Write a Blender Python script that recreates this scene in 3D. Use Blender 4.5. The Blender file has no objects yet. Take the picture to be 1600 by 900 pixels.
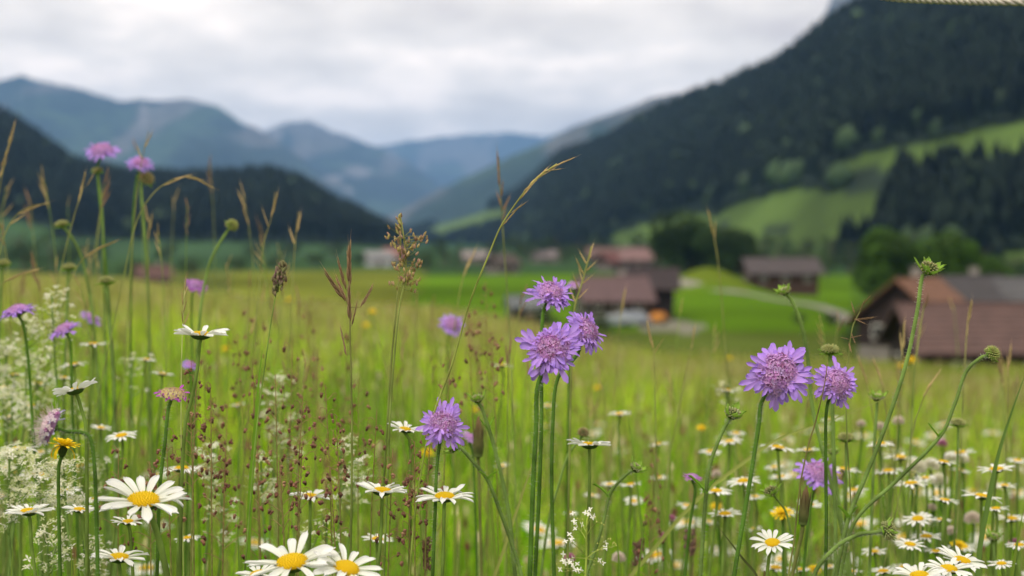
import bpy, math, random
import numpy as np
from mathutils import Vector, Matrix, Quaternion
R = math.radians
rnd = random.Random(7)
rng = np.random.default_rng(11)
sc = bpy.context.scene
col = sc.collection

# ------------------------------------------------------------------ camera
CZ = 0.68
FPX = 2222.0
PITCH = math.atan(75 / FPX)
cd = bpy.data.cameras.new('camera')
cam = bpy.data.objects.new('camera', cd); col.objects.link(cam)
cam.location = (0, 0, CZ)
cam.rotation_euler = (R(90) - PITCH, 0, 0)
cd.sensor_width = 36; cd.lens = 50
cd.clip_start = 0.05; cd.clip_end = 40000
cd.dof.use_dof = True; cd.dof.focus_distance = 0.665; cd.dof.aperture_fstop = 9.4
cd.dof.aperture_blades = 9
sc.camera = cam
_F = Vector((0, math.cos(PITCH), -math.sin(PITCH))); _U = Vector((0, math.sin(PITCH), math.cos(PITCH)))
def P(px, py, d):
    """world point seen at photo pixel (1600x900) at depth d"""
    return Vector((0, 0, CZ)) + d * (_F + Vector((1, 0, 0)) * ((px - 800) / FPX) + _U * ((450 - py) / FPX))
def proj(x, y, z):
    """photo pixel of world points (numpy)"""
    z = z - CZ
    dep = y * _F.y + z * _F.z
    dep = np.where(dep < .01, .01, dep)
    return 800 + FPX * x / dep, 450 - FPX * (y * _U.y + z * _U.z) / dep

# ------------------------------------------------------------------ world: bright broken overcast
SUN_EL, SUN_AZ = R(52), R(215)       # azimuth clockwise from +Y
w = bpy.data.worlds.new('World'); sc.world = w; w.use_nodes = True
nt = w.node_tree; nt.nodes.clear()
def N(tree, typ, **kw):
    n = tree.nodes.new(typ)
    for k, v in kw.items(): setattr(n, k, v)
    return n
def L(tree, a, b): tree.links.new(a, b)
def math_node(tree, op, a, b=None, clamp=False):
    n = N(tree, 'ShaderNodeMath', operation=op); n.use_clamp = clamp
    for i, v in enumerate((a, b)):
        if v is None: continue
        if isinstance(v, (int, float)): n.inputs[i].default_value = v
        else: L(tree, v, n.inputs[i])
    return n.outputs[0]
def ramp(tree, fac, stops):
    n = N(tree, 'ShaderNodeValToRGB'); cr = n.color_ramp
    while len(cr.elements) < len(stops): cr.elements.new(.5)
    for e, (p, c) in zip(cr.elements, stops):
        e.position = p; e.color = (*c, 1)
    L(tree, fac, n.inputs[0]); return n.outputs[0]
tc = N(nt, 'ShaderNodeTexCoord')
sep = N(nt, 'ShaderNodeSeparateXYZ'); L(nt, tc.outputs['Generated'], sep.inputs[0])
den = math_node(nt, 'ADD', math_node(nt, 'MAXIMUM', sep.outputs[2], 0.0), 0.16)
cx = math_node(nt, 'DIVIDE', sep.outputs[0], den); cy = math_node(nt, 'DIVIDE', sep.outputs[1], den)
cmb = N(nt, 'ShaderNodeCombineXYZ'); L(nt, cx, cmb.inputs[0]); L(nt, cy, cmb.inputs[1])
mp = N(nt, 'ShaderNodeMapping'); mp.inputs['Location'].default_value = (3.7, 1.3, 0); mp.inputs['Scale'].default_value = (1.0, .8, 1)
L(nt, cmb.outputs[0], mp.inputs[0])
n1 = N(nt, 'ShaderNodeTexNoise'); n1.inputs['Scale'].default_value = 1.9; n1.inputs['Detail'].default_value = 7; n1.inputs['Roughness'].default_value = .55
L(nt, mp.outputs[0], n1.inputs['Vector'])
hz = math_node(nt, 'DIVIDE', math_node(nt, 'SUBTRACT', sep.outputs[2], .095), .04)
hz = math_node(nt, 'POWER', 2.718, math_node(nt, 'MULTIPLY', math_node(nt, 'MULTIPLY', hz, hz), -1.0))   # brighter band low over the valley
fac = math_node(nt, 'ADD', n1.outputs['Fac'], math_node(nt, 'MULTIPLY', hz, .085))
cl = ramp(nt, fac, [(.36, (.70, .60, .52)), (.46, (.84, .74, .63)), (.56, (1.0, .88, .75)), (.66, (1.28, 1.10, .93))])
# overcast sky is brighter towards the zenith
zen = math_node(nt, 'ADD', math_node(nt, 'MULTIPLY', math_node(nt, 'POWER', math_node(nt, 'MAXIMUM', sep.outputs[2], 0.0), 1.3), 0.45), 1.0)
vm = N(nt, 'ShaderNodeVectorMath', operation='SCALE'); L(nt, cl, vm.inputs[0]); L(nt, zen, vm.inputs['Scale'])
sky = N(nt, 'ShaderNodeTexSky', sky_type='NISHITA'); sky.sun_disc = False
sky.sun_elevation = SUN_EL; sky.sun_rotation = SUN_AZ
sk = N(nt, 'ShaderNodeVectorMath', operation='SCALE'); L(nt, sky.outputs[0], sk.inputs[0]); sk.inputs['Scale'].default_value = 0.8
# Background runs at 0.1, so the cloud radiance is fed in at ten times its value
cs = N(nt, 'ShaderNodeVectorMath', operation='SCALE'); L(nt, vm.outputs[0], cs.inputs[0]); cs.inputs['Scale'].default_value = 11.8
mx = N(nt, 'ShaderNodeMix', data_type='RGBA'); mx.inputs['Factor'].default_value = .96
L(nt, sk.outputs[0], mx.inputs['A']); L(nt, cs.outputs[0], mx.inputs['B'])
bg = N(nt, 'ShaderNodeBackground'); bg.inputs['Strength'].default_value = .1
L(nt, mx.outputs['Result'], bg.inputs['Color'])
wo = N(nt, 'ShaderNodeOutputWorld'); L(nt, bg.outputs[0], wo.inputs['Surface'])

sd = bpy.data.lights.new('sun', 'SUN'); sd.energy = 1.5; sd.angle = R(10); sd.color = (1, .95, .87)
so = bpy.data.objects.new('sun', sd); col.objects.link(so)
sdir = Vector((math.sin(SUN_AZ) * math.cos(SUN_EL), math.cos(SUN_AZ) * math.cos(SUN_EL), math.sin(SUN_EL)))
so.rotation_euler = sdir.to_track_quat('Z', 'Y').to_euler(); so.location = (0, -5, 8)
sc.view_settings.view_transform = 'Standard'; sc.view_settings.look = 'None'
sc.view_settings.exposure = 0.36; sc.view_settings.gamma = 1; sc.view_settings.use_curve_mapping = False
cy_ = sc.cycles
sc.render.engine = 'CYCLES'
cy_.use_denoising = True
try: cy_.denoiser = 'OPENIMAGEDENOISE'
except Exception: pass
cy_.max_bounces = 6; cy_.diffuse_bounces = 3; cy_.glossy_bounces = 2; cy_.transmission_bounces = 4
cy_.volume_bounces = 1; cy_.transparent_max_bounces = 6; cy_.caustics_reflective = False; cy_.caustics_refractive = False

# ------------------------------------------------------------------ helpers
def tag(o, label=None, cat=None, group=None, kind=None):
    if label: o['label'] = label
    if cat: o['category'] = cat
    if group: o['group'] = group
    if kind: o['kind'] = kind
    elif label: o['kind'] = 'thing'
    return o

class MB:
    def __init__(s): s.v = []; s.f = []; s.c = []; s.m = []
    def add(s, vs, fs, c=(1, 1, 1), mi=0):
        b = len(s.v)
        s.v.extend([tuple(v) for v in vs])
        if len(c) == 3 and not hasattr(c[0], '__len__'): s.c.extend([tuple(c)] * len(vs))
        else: s.c.extend([tuple(q) for q in c])
        s.f.extend([tuple(i + b for i in f) for f in fs]); s.m.extend([mi] * len(fs))
    def mesh(s, name, mats, smooth=True):
        me = bpy.data.meshes.new(name)
        me.from_pydata(s.v, [], s.f)
        if not isinstance(mats, (list, tuple)): mats = [mats]
        for m in mats: me.materials.append(m)
        if len(mats) > 1: me.polygons.foreach_set('material_index', s.m)
        if smooth: me.polygons.foreach_set('use_smooth', [True] * len(s.f))
        ca = me.color_attributes.new('Col', 'FLOAT_COLOR', 'POINT')
        a = np.ones((len(s.v), 4)); a[:, :3] = np.array(s.c) if s.c else 1
        ca.data.foreach_set('color', a.ravel())
        me.update(); return me
    def build(s, name, mats, parent=None, smooth=True, offset=None):
        if offset is not None: s.v = [(x - offset[0], y - offset[1], z - offset[2]) for x, y, z in s.v]
        return link(name, s.mesh(name, mats, smooth), parent)
def link(name, me, parent=None, mat=None):
    o = bpy.data.objects.new(name, me); col.objects.link(o)
    if parent: o.parent = parent
    if mat is not None: o.matrix_local = mat
    return o
def empty(name, loc):
    o = bpy.data.objects.new(name, None); col.objects.link(o); o.location = loc; o.empty_display_size = .02
    return o
def big_mesh(name, v, faces_by_n, c, mat, smooth=False):
    """v (n,3) float, faces_by_n: list of int arrays (k,3) or (k,4)"""
    me = bpy.data.meshes.new(name)
    me.vertices.add(len(v)); me.vertices.foreach_set('co', np.asarray(v, np.float32).ravel())
    nl = sum(a.size for a in faces_by_n); nf = sum(len(a) for a in faces_by_n)
    me.loops.add(nl); me.polygons.add(nf)
    me.loops.foreach_set('vertex_index', np.concatenate([a.ravel() for a in faces_by_n]).astype(np.int32))
    tot = np.concatenate([np.full(len(a), a.shape[1]) for a in faces_by_n]).astype(np.int32)
    st = np.concatenate([[0], np.cumsum(tot)[:-1]]).astype(np.int32)
    me.polygons.foreach_set('loop_start', st)
    me.polygons.foreach_set('loop_total', tot)
    if smooth: me.polygons.foreach_set('use_smooth', np.ones(nf, bool))
    ca = me.color_attributes.new('Col', 'FLOAT_COLOR', 'POINT')
    a = np.ones((len(v), 4), np.float32); a[:, :3] = c; ca.data.foreach_set('color', a.ravel())
    me.materials.append(mat); me.update(calc_edges=True); me.validate()
    return link(name, me)

def mat_col(name, tint=(1, 1, 1), rough=.6, trans=0.0, noise=0.0, nscale=60, bump=0.0, bscale=200, spec=.3, sheen=0, obj=True):
    """colour from the Col attribute times a tint, with optional mottling, translucency and bump"""
    m = bpy.data.materials.new(name); m.use_nodes = True; t = m.node_tree; t.nodes.clear()
    at = N(t, 'ShaderNodeAttribute', attribute_name='Col')
    mul = N(t, 'ShaderNodeMix', data_type='RGBA', blend_type='MULTIPLY'); mul.inputs['Factor'].default_value = 1
    L(t, at.outputs['Color'], mul.inputs['A']); mul.inputs['B'].default_value = (*tint, 1)
    c = mul.outputs['Result']
    co = N(t, 'ShaderNodeTexCoord')
    if noise:
        nn = N(t, 'ShaderNodeTexNoise'); nn.inputs['Scale'].default_value = nscale; nn.inputs['Detail'].default_value = 4
        L(t, co.outputs['Object'], nn.inputs['Vector'])
        r = ramp(t, nn.outputs['Fac'], [(.3, (1 - noise,) * 3), (.7, (1 + noise,) * 3)])
        m2 = N(t, 'ShaderNodeMix', data_type='RGBA', blend_type='MULTIPLY'); m2.inputs['Factor'].default_value = 1
        L(t, c, m2.inputs['A']); L(t, r, m2.inputs['B']); c = m2.outputs['Result']
    p = N(t, 'ShaderNodeBsdfPrincipled'); p.inputs['Roughness'].default_value = rough
    p.inputs['Specular IOR Level'].default_value = spec
    if sheen: p.inputs['Sheen Weight'].default_value = sheen
    L(t, c, p.inputs['Base Color'])
    if bump:
        nb = N(t, 'ShaderNodeTexNoise'); nb.inputs['Scale'].default_value = bscale; nb.inputs['Detail'].default_value = 3
        L(t, co.outputs['Object'], nb.inputs['Vector'])
        bp = N(t, 'ShaderNodeBump'); bp.inputs['Strength'].default_value = bump; bp.inputs['Distance'].default_value = .01
        L(t, nb.outputs['Fac'], bp.inputs['Height']); L(t, bp.outputs[0], p.inputs['Normal'])
    out = N(t, 'ShaderNodeOutputMaterial')
    if trans:
        tr = N(t, 'ShaderNodeBsdfTranslucent'); L(t, c, tr.inputs['Color'])
        ms = N(t, 'ShaderNodeMixShader'); ms.inputs[0].default_value = trans
        L(t, p.outputs[0], ms.inputs[1]); L(t, tr.outputs[0], ms.inputs[2]); L(t, ms.outputs[0], out.inputs[0])
    else: L(t, p.outputs[0], out.inputs[0])
    return m
M = {}
M['grass'] = mat_col('grass_blade', rough=.8, trans=.36, spec=.0)
M['stem'] = mat_col('green_stem', rough=.7, spec=.08, trans=.12, noise=.42, nscale=70)
M['petal_white'] = mat_col('white_petal', rough=.55, trans=.3, noise=.05, nscale=300, spec=.2)
M['petal_purple'] = mat_col('purple_petal', rough=.7, trans=.3, noise=.22, nscale=500, spec=.06)
M['disc'] = mat_col('yellow_disc', rough=.7, trans=.2, noise=.08, nscale=900, bump=.4, bscale=900)
M['leaf'] = mat_col('leafy_green', rough=.65, spec=.1, trans=.3, noise=.2, nscale=200)
M['dry'] = mat_col('dry_spikelet', rough=.7, spec=.1, trans=.2, noise=.3, nscale=500)
M['cream'] = mat_col('creamy_blossom', rough=.6, trans=.3)
M['terrain'] = mat_col('terrain', rough=.9, noise=.35, nscale=.02, spec=.0)
M['tree'] = mat_col('tree_foliage', rough=.7, trans=.15, spec=.15)
M['hill'] = mat_col('hill_cover', rough=.95, noise=.4, nscale=.012, spec=.05)
M['bark'] = mat_col('bark', rough=.9, noise=.4, nscale=3, bump=.5, bscale=6)
M['roof'] = mat_col('roof_cover', rough=.75, noise=.25, nscale=1.5, bump=.4, bscale=8)
M['wood'] = mat_col('weathered_timber', rough=.8, noise=.35, nscale=2.5, bump=.4, bscale=10)
M['plaster'] = mat_col('plaster', rough=.9, noise=.12, nscale=1.2)
M['glass'] = mat_col('dark_glass', rough=.15, spec=.6)
M['paint'] = mat_col('vehicle_paint', rough=.3, spec=.5, noise=.05, nscale=3)
M['rubber'] = mat_col('rubber', rough=.8)
M['road'] = mat_col('gravel_road', rough=.95, noise=.25, nscale=1.2, bump=.3, bscale=20)
M['rope'] = mat_col('pale_rope', rough=.9, noise=.2, nscale=800)

# value noise for terrain
def vnoise(x, y, seed=0):
    x = np.asarray(x, float); y = np.asarray(y, float)
    xi = np.floor(x).astype(np.int64); yi = np.floor(y).astype(np.int64)
    fx = x - xi; fy = y - yi; fx = fx * fx * (3 - 2 * fx); fy = fy * fy * (3 - 2 * fy)
    def h(a, b):
        n = (a * 374761393 + b * 668265263 + seed * 1442695041) & 0xffffffff
        n = ((n ^ (n >> 13)) * 1274126177) & 0xffffffff
        return ((n ^ (n >> 16)) & 0xffff) / 65535.0
    return (h(xi, yi) * (1 - fx) + h(xi + 1, yi) * fx) * (1 - fy) + (h(xi, yi + 1) * (1 - fx) + h(xi + 1, yi + 1) * fx) * fy
def fbm(x, y, o=4, seed=0):
    s = 0; a = .5
    for i in range(o):
        s = s + a * (vnoise(x * 2 ** i, y * 2 ** i, seed + i) * 2 - 1); a *= .5
    return s
def sstep(t): t = np.clip(t, 0, 1); return t * t * (3 - 2 * t)

VALLEY = -9.5
BU = [-.4, -.27, -.17, -.05, 0, .1, .36]
BK = [.018, .024, .037, .041, .050, .075, .090]      # fall of the near meadow per metre, left to right
BD = [110, 80, 42, 40, 38, 30, 26]                   # how far off its brow lies
def gz(x, y):
    """height of the ground: near meadow, its brow, the valley floor"""
    x = np.asarray(x, float); y = np.asarray(y, float)
    u = x / np.maximum(y, 3.0)
    k = np.interp(u, BU, BK)
    D = np.interp(u, BU, BD)
    yy = np.clip(y, 0, None)
    near = -k * np.minimum(yy, D)
    t = sstep((yy - D) / 55.0)
    z = near * (1 - t) + VALLEY * t
    z = z + .05 * fbm(x * .25, y * .25, 2, 3) * np.clip(yy / 6, 0, 1)
    # grassy mound by the barn
    z = z + 5.2 * np.exp(-(((x - 36) / 9.0) ** 2 + ((y - 262) / 15.0) ** 2) * 1.2)
    # land rises gently towards the hills
    r = np.hypot(x, y)
    z = z + 6 * sstep((r - 700) / 1500)
    return z
def gzf(x, y): return float(gz(x, y))

def inpoly(px, py, poly):
    ins = np.zeros(np.shape(px), bool); n = len(poly)
    for i in range(n):
        x1, y1 = poly[i]; x2, y2 = poly[(i + 1) % n]
        if y1 == y2: continue
        ins ^= ((y1 > py) != (y2 > py)) & (px < (x2 - x1) * (py - y1) / (y2 - y1) + x1)
    return ins

# ------------------------------------------------------------------ ground sheet
def build_ground():
    az = np.concatenate([np.linspace(-180, -32, 40, endpoint=False), np.linspace(-32, 32, 420), np.linspace(32, 180, 41)[1:]])
    rr = np.concatenate([[0.0], np.geomspace(.6, 19000, 340)])
    A, RR = np.meshgrid(np.radians(az), rr, indexing='ij')
    X = RR * np.sin(A); Y = RR * np.cos(A); Z = gz(X, Y)
    n, m = X.shape
    v = np.stack([X, Y, Z], -1).reshape(-1, 3)
    I = np.arange(n * m).reshape(n, m)
    f = np.stack([I[:-1, :-1], I[:-1, 1:], I[1:, 1:], I[1:, :-1]], -1).reshape(-1, 4)[:, ::-1]
    x, y, z = v.T
    px, py = proj(x, y, z)
    r = np.hypot(x, y)
    nz = fbm(x * .05, y * .05, 4, 5)[:, None]
    c = np.full((len(v), 3), (.045, .075, .012))
    bright = np.array((.070, .140, .008))
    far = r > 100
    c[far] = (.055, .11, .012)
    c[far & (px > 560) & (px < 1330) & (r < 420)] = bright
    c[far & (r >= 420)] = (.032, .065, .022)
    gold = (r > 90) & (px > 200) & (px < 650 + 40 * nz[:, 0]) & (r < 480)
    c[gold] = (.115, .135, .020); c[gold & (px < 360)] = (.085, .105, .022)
    c[far & (r < 160) & (px > 820)] = (.060, .085, .016)
    mound = np.exp(-(((x - 36) / 10.0) ** 2 + ((y - 262) / 16.0) ** 2)) > .45
    c[mound] = (.085, .12, .012)
    gravel = inpoly(px, py, [(985, 496), (1060, 499), (1110, 510), (1080, 522), (1000, 516)]) & far
    c[gravel] = (.17, .17, .13)
    c = c * (1 + .35 * nz)
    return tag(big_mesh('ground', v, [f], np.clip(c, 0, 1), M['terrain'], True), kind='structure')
build_ground()

# ------------------------------------------------------------------ hills: real slopes with depth
def hill(name, prof, colf, zf=-11, power=1.1, gully=.12, step=8, nt_=46, back=1.35, lower=0.0, seed=1, far=1.0, crag=0.0):
    prof = [(a_, b_, c_ * far, d_ * far) for a_, b_, c_, d_ in sorted(prof)]
    px = np.arange(prof[0][0], prof[-1][0] + 1, step)
    pa = np.array(prof, float)
    py = np.interp(px, pa[:, 0], pa[:, 1]); D = np.interp(px, pa[:, 0], pa[:, 2]); Df = np.interp(px, pa[:, 0], pa[:, 3])
    py = py + crag * fbm(px / 38.0, px * 0 + seed, 5, seed)
    ux = (px - 800) / FPX
    zr = CZ + D * ((375 - py) / FPX) - lower
    t = np.concatenate([np.linspace(0, 1, nt_), 1 + np.linspace(0, 1, 14)[1:]])
    T, S = np.meshgrid(t, np.arange(len(px)))
    dist = np.where(T <= 1, Df[S] + (D[S] - Df[S]) * T, D[S] * (1 + (back - 1) * (T - 1)))
    pr = np.where(T <= 1, np.clip(T, 0, 1) ** power, 1 - sstep(T - 1))
    X = ux[S] * dist; Y = dist
    span = (zr - zf)[S]
    g = fbm(X / (D[S] * .09), Y / (D[S] * .16), 5, seed) * gully * np.sin(np.pi * np.clip(T, 0, 1))
    g2 = fbm(X / (D[S] * .025), Y / (D[S] * .025), 3, seed + 9) * .016 * np.clip(T, 0, 1)
    Z = zf + span * (pr + g + g2)
    n, m = X.shape
    v = np.stack([X, Y, Z], -1)
    I = np.arange(n * m).reshape(n, m)
    f = np.stack([I[:-1, :-1], I[1:, :-1], I[1:, 1:], I[:-1, 1:]], -1).reshape(-1, 4)
    fl = v.reshape(-1, 3)
    c = colf(fl, *proj(fl[:, 0], fl[:, 1], fl[:, 2]), T.reshape(-1))
    o = tag(big_mesh(name, fl, [f], np.clip(c, 0, 1), M['hill'], True), kind='structure')
    return v, T
FOREST = np.array((.022, .036, .020)); PAST = np.array((.075, .125, .025))
def col_forest(v, px, py, T, past=()):
    c = np.tile(FOREST, (len(v), 1)) * (1 + .5 * fbm(v[:, 0] / 60, v[:, 1] / 60, 3, 4)[:, None])
    for poly in past: c[inpoly(px, py, poly)] = PAST
    return c
def col_far(v, px, py, T, rocks=(), base=(.018, .031, .024)):
    n = fbm(v[:, 0] / 420, v[:, 2] / 160 + v[:, 1] / 700, 5, 8)
    c = np.tile(np.array(base), (len(v), 1)) * (1 + .5 * n[:, None])
    c[n > .20] = (.034, .060, .034)
    crag_ = fbm(v[:, 0] / 260 + 3, v[:, 2] / 420, 5, 44) + .35 * (T - .8)
    kk = np.clip((crag_ - .12) * 6, 0, .8)[:, None] * ((T > .35) & (T < 1.05))[:, None]
    c = c * (1 - kk) + np.array((.10, .10, .098)) * kk
    for (rx, ry, rw, rh) in rocks:
        q = ((px - rx) / rw) ** 2 + ((py - ry) / rh) ** 2 + .9 * fbm(v[:, 0] / 120, v[:, 2] / 90, 4, 2)
        k = np.clip(1.2 - q, 0, 1)[:, None]
        c = c * (1 - k) + np.array((.15, .15, .15)) * k
    return c
# valley head far away
hill('far_mountain', [(300, 260, 9000, 6000), (560, 232, 9000, 6000), (640, 222, 9200, 6000), (720, 213, 9300, 6200), (790, 206, 9300, 6200), (850, 214, 9200, 6200), (960, 180, 9200, 6200), (1100, 190, 9200, 6200)],
     lambda v, px, py, T: col_far(v, px, py, T, [(600, 240, 22, 8)]), gully=.10, seed=3, far=1.5, crag=4, step=5)
hill('mountain_peak', [(120, 330, 6400, 4200), (300, 260, 6400, 4200), (395, 222, 6300, 4200), (425, 205, 6300, 4200), (450, 192, 6200, 4200), (485, 189, 6200, 4200), (520, 208, 6200, 4100), (600, 232, 6100, 4000), (650, 262, 6000, 3900), (700, 300, 5900, 3800), (760, 350, 5800, 3700), (840, 385, 5700, 3600)],
     lambda v, px, py, T: col_far(v, px, py, T, [(432, 208, 10, 10), (560, 268, 24, 9), (520, 282, 18, 9), (538, 300, 13, 9), (500, 300, 10, 12)]), gully=.13, seed=6, far=1.6, crag=6, step=5)
hill('mountain_ridge', [(-500, 150, 5200, 3200), (-120, 170, 5200, 3200), (0, 128, 5000, 3100), (35, 120, 4900, 3000), (60, 126, 4900, 3000), (110, 136, 4900, 3000), (150, 148, 4900, 3000), (205, 158, 4900, 3000), (290, 155, 4900, 3000), (340, 168, 4800, 2900), (380, 190, 4800, 2900), (430, 218, 4700, 2800), (480, 255, 4600, 2700), (560, 315, 4500, 2600), (640, 370, 4400, 2500), (700, 390, 4300, 2400)],
     lambda v, px, py, T: col_far(v, px, py, T, [(225, 182, 9, 22)]), gully=.14, seed=11, far=1.6, crag=5, step=5)
hill('distant_crag', [(1180, 120, 3600, 2600), (1262, 70, 3600, 2600), (1282, 34, 3500, 2600), (1296, -4, 3500, 2500), (1320, -30, 3500, 2500), (1400, -40, 3500, 2500), (1700, -30, 3500, 2500), (2100, -60, 3500, 2500)],
     lambda v, px, py, T: col_far(v, px, py, T, [(1330, 10, 30, 20)]), gully=.08, seed=14, far=1.5, step=5)
hill('valley_ridge', [(560, 362, 3600, 2500), (620, 332, 3600, 2500), (700, 292, 3500, 2400), (780, 255, 3400, 2300), (850, 222, 3300, 2200), (900, 198, 3200, 2200), (960, 176, 3100, 2100), (1010, 158, 3000, 2000), (1070, 147, 3000, 2000), (1160, 120, 3000, 2000), (1400, 60, 3000, 2000)],
     lambda v, px, py, T: col_far(v, px, py, T, base=(.018, .036, .024)), gully=.12, seed=17, far=1.4, crag=4, step=5)
PAST_R = [[(1010, 400), (1030, 356), (1070, 335), (1110, 330), (1120, 352), (1220, 362), (1300, 374), (1300, 412), (1010, 412)],
          [(1108, 345), (1150, 318), (1215, 300), (1262, 292), (1300, 300), (1375, 308), (1392, 325), (1340, 345), (1280, 352), (1222, 356), (1150, 352)],
          [(1280, 268), (1350, 242), (1410, 226), (1500, 214), (1560, 196), (1680, 178), (1680, 232), (1590, 250), (1500, 240), (1420, 255), (1340, 268), (1300, 276)],
          [(1240, 345), (1300, 330), (1360, 330), (1380, 352), (1300, 372), (1230, 372)],
          [(1540, 395), (1700, 380), (1700, 425), (1560, 430)],
          [(660, 362), (705, 345), (755, 330), (800, 326), (790, 342), (730, 358), (690, 368)],
          [(930, 372), (1000, 352), (1040, 345), (1040, 372), (980, 385)]]
PAST_L = [[(-400, 340), (-20, 335), (60, 350), (95, 362), (60, 385), (-400, 385)],
          [(120, 372), (300, 378), (460, 380), (640, 386), (760, 390), (760, 420), (-400, 430), (-400, 372)]]
vr, tr_ = hill('wooded_hill', [(560, 372, 3000, 2300), (640, 356, 2900, 2200), (700, 338, 2700, 1900), (750, 322, 2500, 1700), (800, 300, 2300, 1500), (830, 280, 2100, 1300), (870, 240, 1900, 1150), (950, 212, 1750, 1000), (1000, 180, 1650, 900), (1100, 140, 1450, 780), (1200, 98, 1300, 640), (1250, 66, 1250, 600), (1290, 32, 1200, 560), (1330, 6, 1200, 540), (1420, -45, 1180, 500), (1600, -120, 1150, 460), (1900, -160, 1150, 440), (2200, -180, 1150, 420)],
     lambda v, px, py, T: col_forest(v, px, py, T, PAST_R), gully=.06, step=6, lower=13, power=.95, seed=21)
vl, tl_ = hill('low_wooded_hill', [(-700, 60, 1500, 800), (-300, 100, 1450, 820), (0, 165, 1400, 850), (60, 205, 1380, 860), (110, 243, 1350, 860), (200, 266, 1300, 860), (300, 270, 1280, 860), (420, 262, 1250, 860), (470, 276, 1250, 860), (520, 306, 1250, 860), (600, 346, 1250, 870), (650, 372, 1250, 880), (720, 392, 1250, 900)],
     lambda v, px, py, T: np.where(inpoly(px, py, PAST_L[0])[:, None] | inpoly(px, py, PAST_L[1])[:, None], np.array((.035, .075, .026)), col_forest(v, px, py, T)), gully=.07, step=6, lower=13, power=.9, seed=27)

def conifers(name, V, T, n, past, label, hmin, hmax, seed):
    """a far wood: thousands of spruces, read as one mass"""
    g = np.random.default_rng(seed)
    n0, m0 = T.shape
    # area-weighted cells on the front slope and just over the brow
    a = V[1:, :-1] - V[:-1, :-1]; b = V[:-1, 1:] - V[:-1, :-1]
    ar = np.linalg.norm(np.cross(a, b), axis=-1) / (V[:-1, :-1, 1] ** .7)
    ar[T[:-1, :-1] > 1.12] = 0
    p = (ar / ar.sum()).ravel()
    cell = g.choice(len(p), n, p=p); i, j = np.unravel_index(cell, ar.shape)
    fu, fv = g.random(n)[:, None], g.random(n)[:, None]
    pos = V[i, j] * (1 - fu) * (1 - fv) + V[i + 1, j] * fu * (1 - fv) + V[i, j + 1] * (1 - fu) * fv + V[i + 1, j + 1] * fu * fv
    px, py = proj(*pos.T)
    keep = np.ones(n, bool)
    thp = 12 / pos[:, 1] * FPX      # nothing tall in front of the pastures either
    for poly in past: keep &= ~(inpoly(px, py, poly) | inpoly(px, py - thp * .5, poly) | inpoly(px, py - thp, poly))
    keep &= (px > -520) & (px < 2100)
    pos = pos[keep]; n = len(pos)
    h = g.uniform(hmin, hmax, n); rad = h * g.uniform(.17, .25, n)
    broad = g.random(n) < .04
    h[broad] *= .72; rad[broad] *= 1.7
    K = 6
    rows = [(0.08, 1.0), (.42, .62), (.40, .86), (.74, .30), (.70, .48), (1.0, .0)]
    rb = [(0.05, .7), (.25, 1.0), (.5, 1.05), (.72, .85), (.88, .5), (1.0, .0)]
    ang = np.arange(K) * 2 * np.pi / K
    ph = g.random(n) * 6.28
    verts = []
    for (z1, r1), (z2, r2) in zip(rows, rb):
        zz = np.where(broad, z2, z1) * h; r_ = np.where(broad, r2, r1) * rad
        aa = ang[None] + ph[:, None]; jit = g.uniform(.75, 1.25, (n, K))
        verts.append(np.stack([pos[:, :1] + r_[:, None] * jit * np.cos(aa), pos[:, 1:2] + r_[:, None] * jit * np.sin(aa), (pos[:, 2] + zz)[:, None] + g.uniform(-.03, .03, (n, K)) * h[:, None]], -1))
    Vv = np.stack(verts, 1)            # n, rows, K, 3
    nr = len(rows)
    base = (np.arange(n) * nr * K)[:, None, None]
    I = np.arange(nr * K).reshape(nr, K)
    q = np.stack([I[:-1], np.roll(I, -1, 1)[:-1], np.roll(I, -1, 1)[1:], I[1:]], -1).reshape(1, -1, 4)
    f = (q + base).reshape(-1, 4)
    tone = g.uniform(.85, 1.4, n)
    cc = np.tile(np.array((.020, .034, .021)), (n, 1)) * tone[:, None]
    cc[broad] = np.array((.032, .06, .02)) * tone[broad][:, None]
    brown = g.random(n) < .0; cc[brown] = np.array((.07, .05, .035)) * tone[brown][:, None]
    cc *= (1 + .45 * fbm(pos[:, 0] / 70, pos[:, 1] / 70, 3, 31))[:, None]
    c = np.repeat(cc, nr * K, 0)
    o = big_mesh(name, Vv.reshape(-1, 3), [f], np.clip(c, 0, 1), M['tree'], False)
    return tag(o, label, 'forest', kind='stuff')
conifers('forest', vr, tr_, 30000, PAST_R, 'dark spruce forest covering the steep hill on the right', 13, 22, 5)
conifers('forest', vl, tl_, 14000, PAST_L, 'dark wooded mass over the low hill on the left', 12, 20, 6)

# ------------------------------------------------------------------ haze: one closed box of pale air
def build_haze():
    x0, x1, y0, y1, z0, z1 = -14000, 14000, -3000, 20500, -60, 1250
    vs = [(x, y, z) for x in (x0, x1) for y in (y0, y1) for z in (z0, z1)]
    mb = MB(); mb.add(vs, [(0, 1, 3, 2), (4, 6, 7, 5), (0, 4, 5, 1), (2, 3, 7, 6), (0, 2, 6, 4), (1, 5, 7, 3)])
    m = bpy.data.materials.new('haze_air'); m.use_nodes = True; t = m.node_tree; t.nodes.clear()
    pv = N(t, 'ShaderNodeVolumePrincipled'); pv.inputs['Color'].default_value = (.25, .48, .90, 1)
    pv.inputs['Density'].default_value = 8.0e-5; pv.inputs['Anisotropy'].default_value = .1
    o = N(t, 'ShaderNodeOutputMaterial'); L(t, pv.outputs[0], o.inputs['Volume'])
    tag(mb.build('haze', m, smooth=False), kind='stuff')
build_haze()

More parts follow.
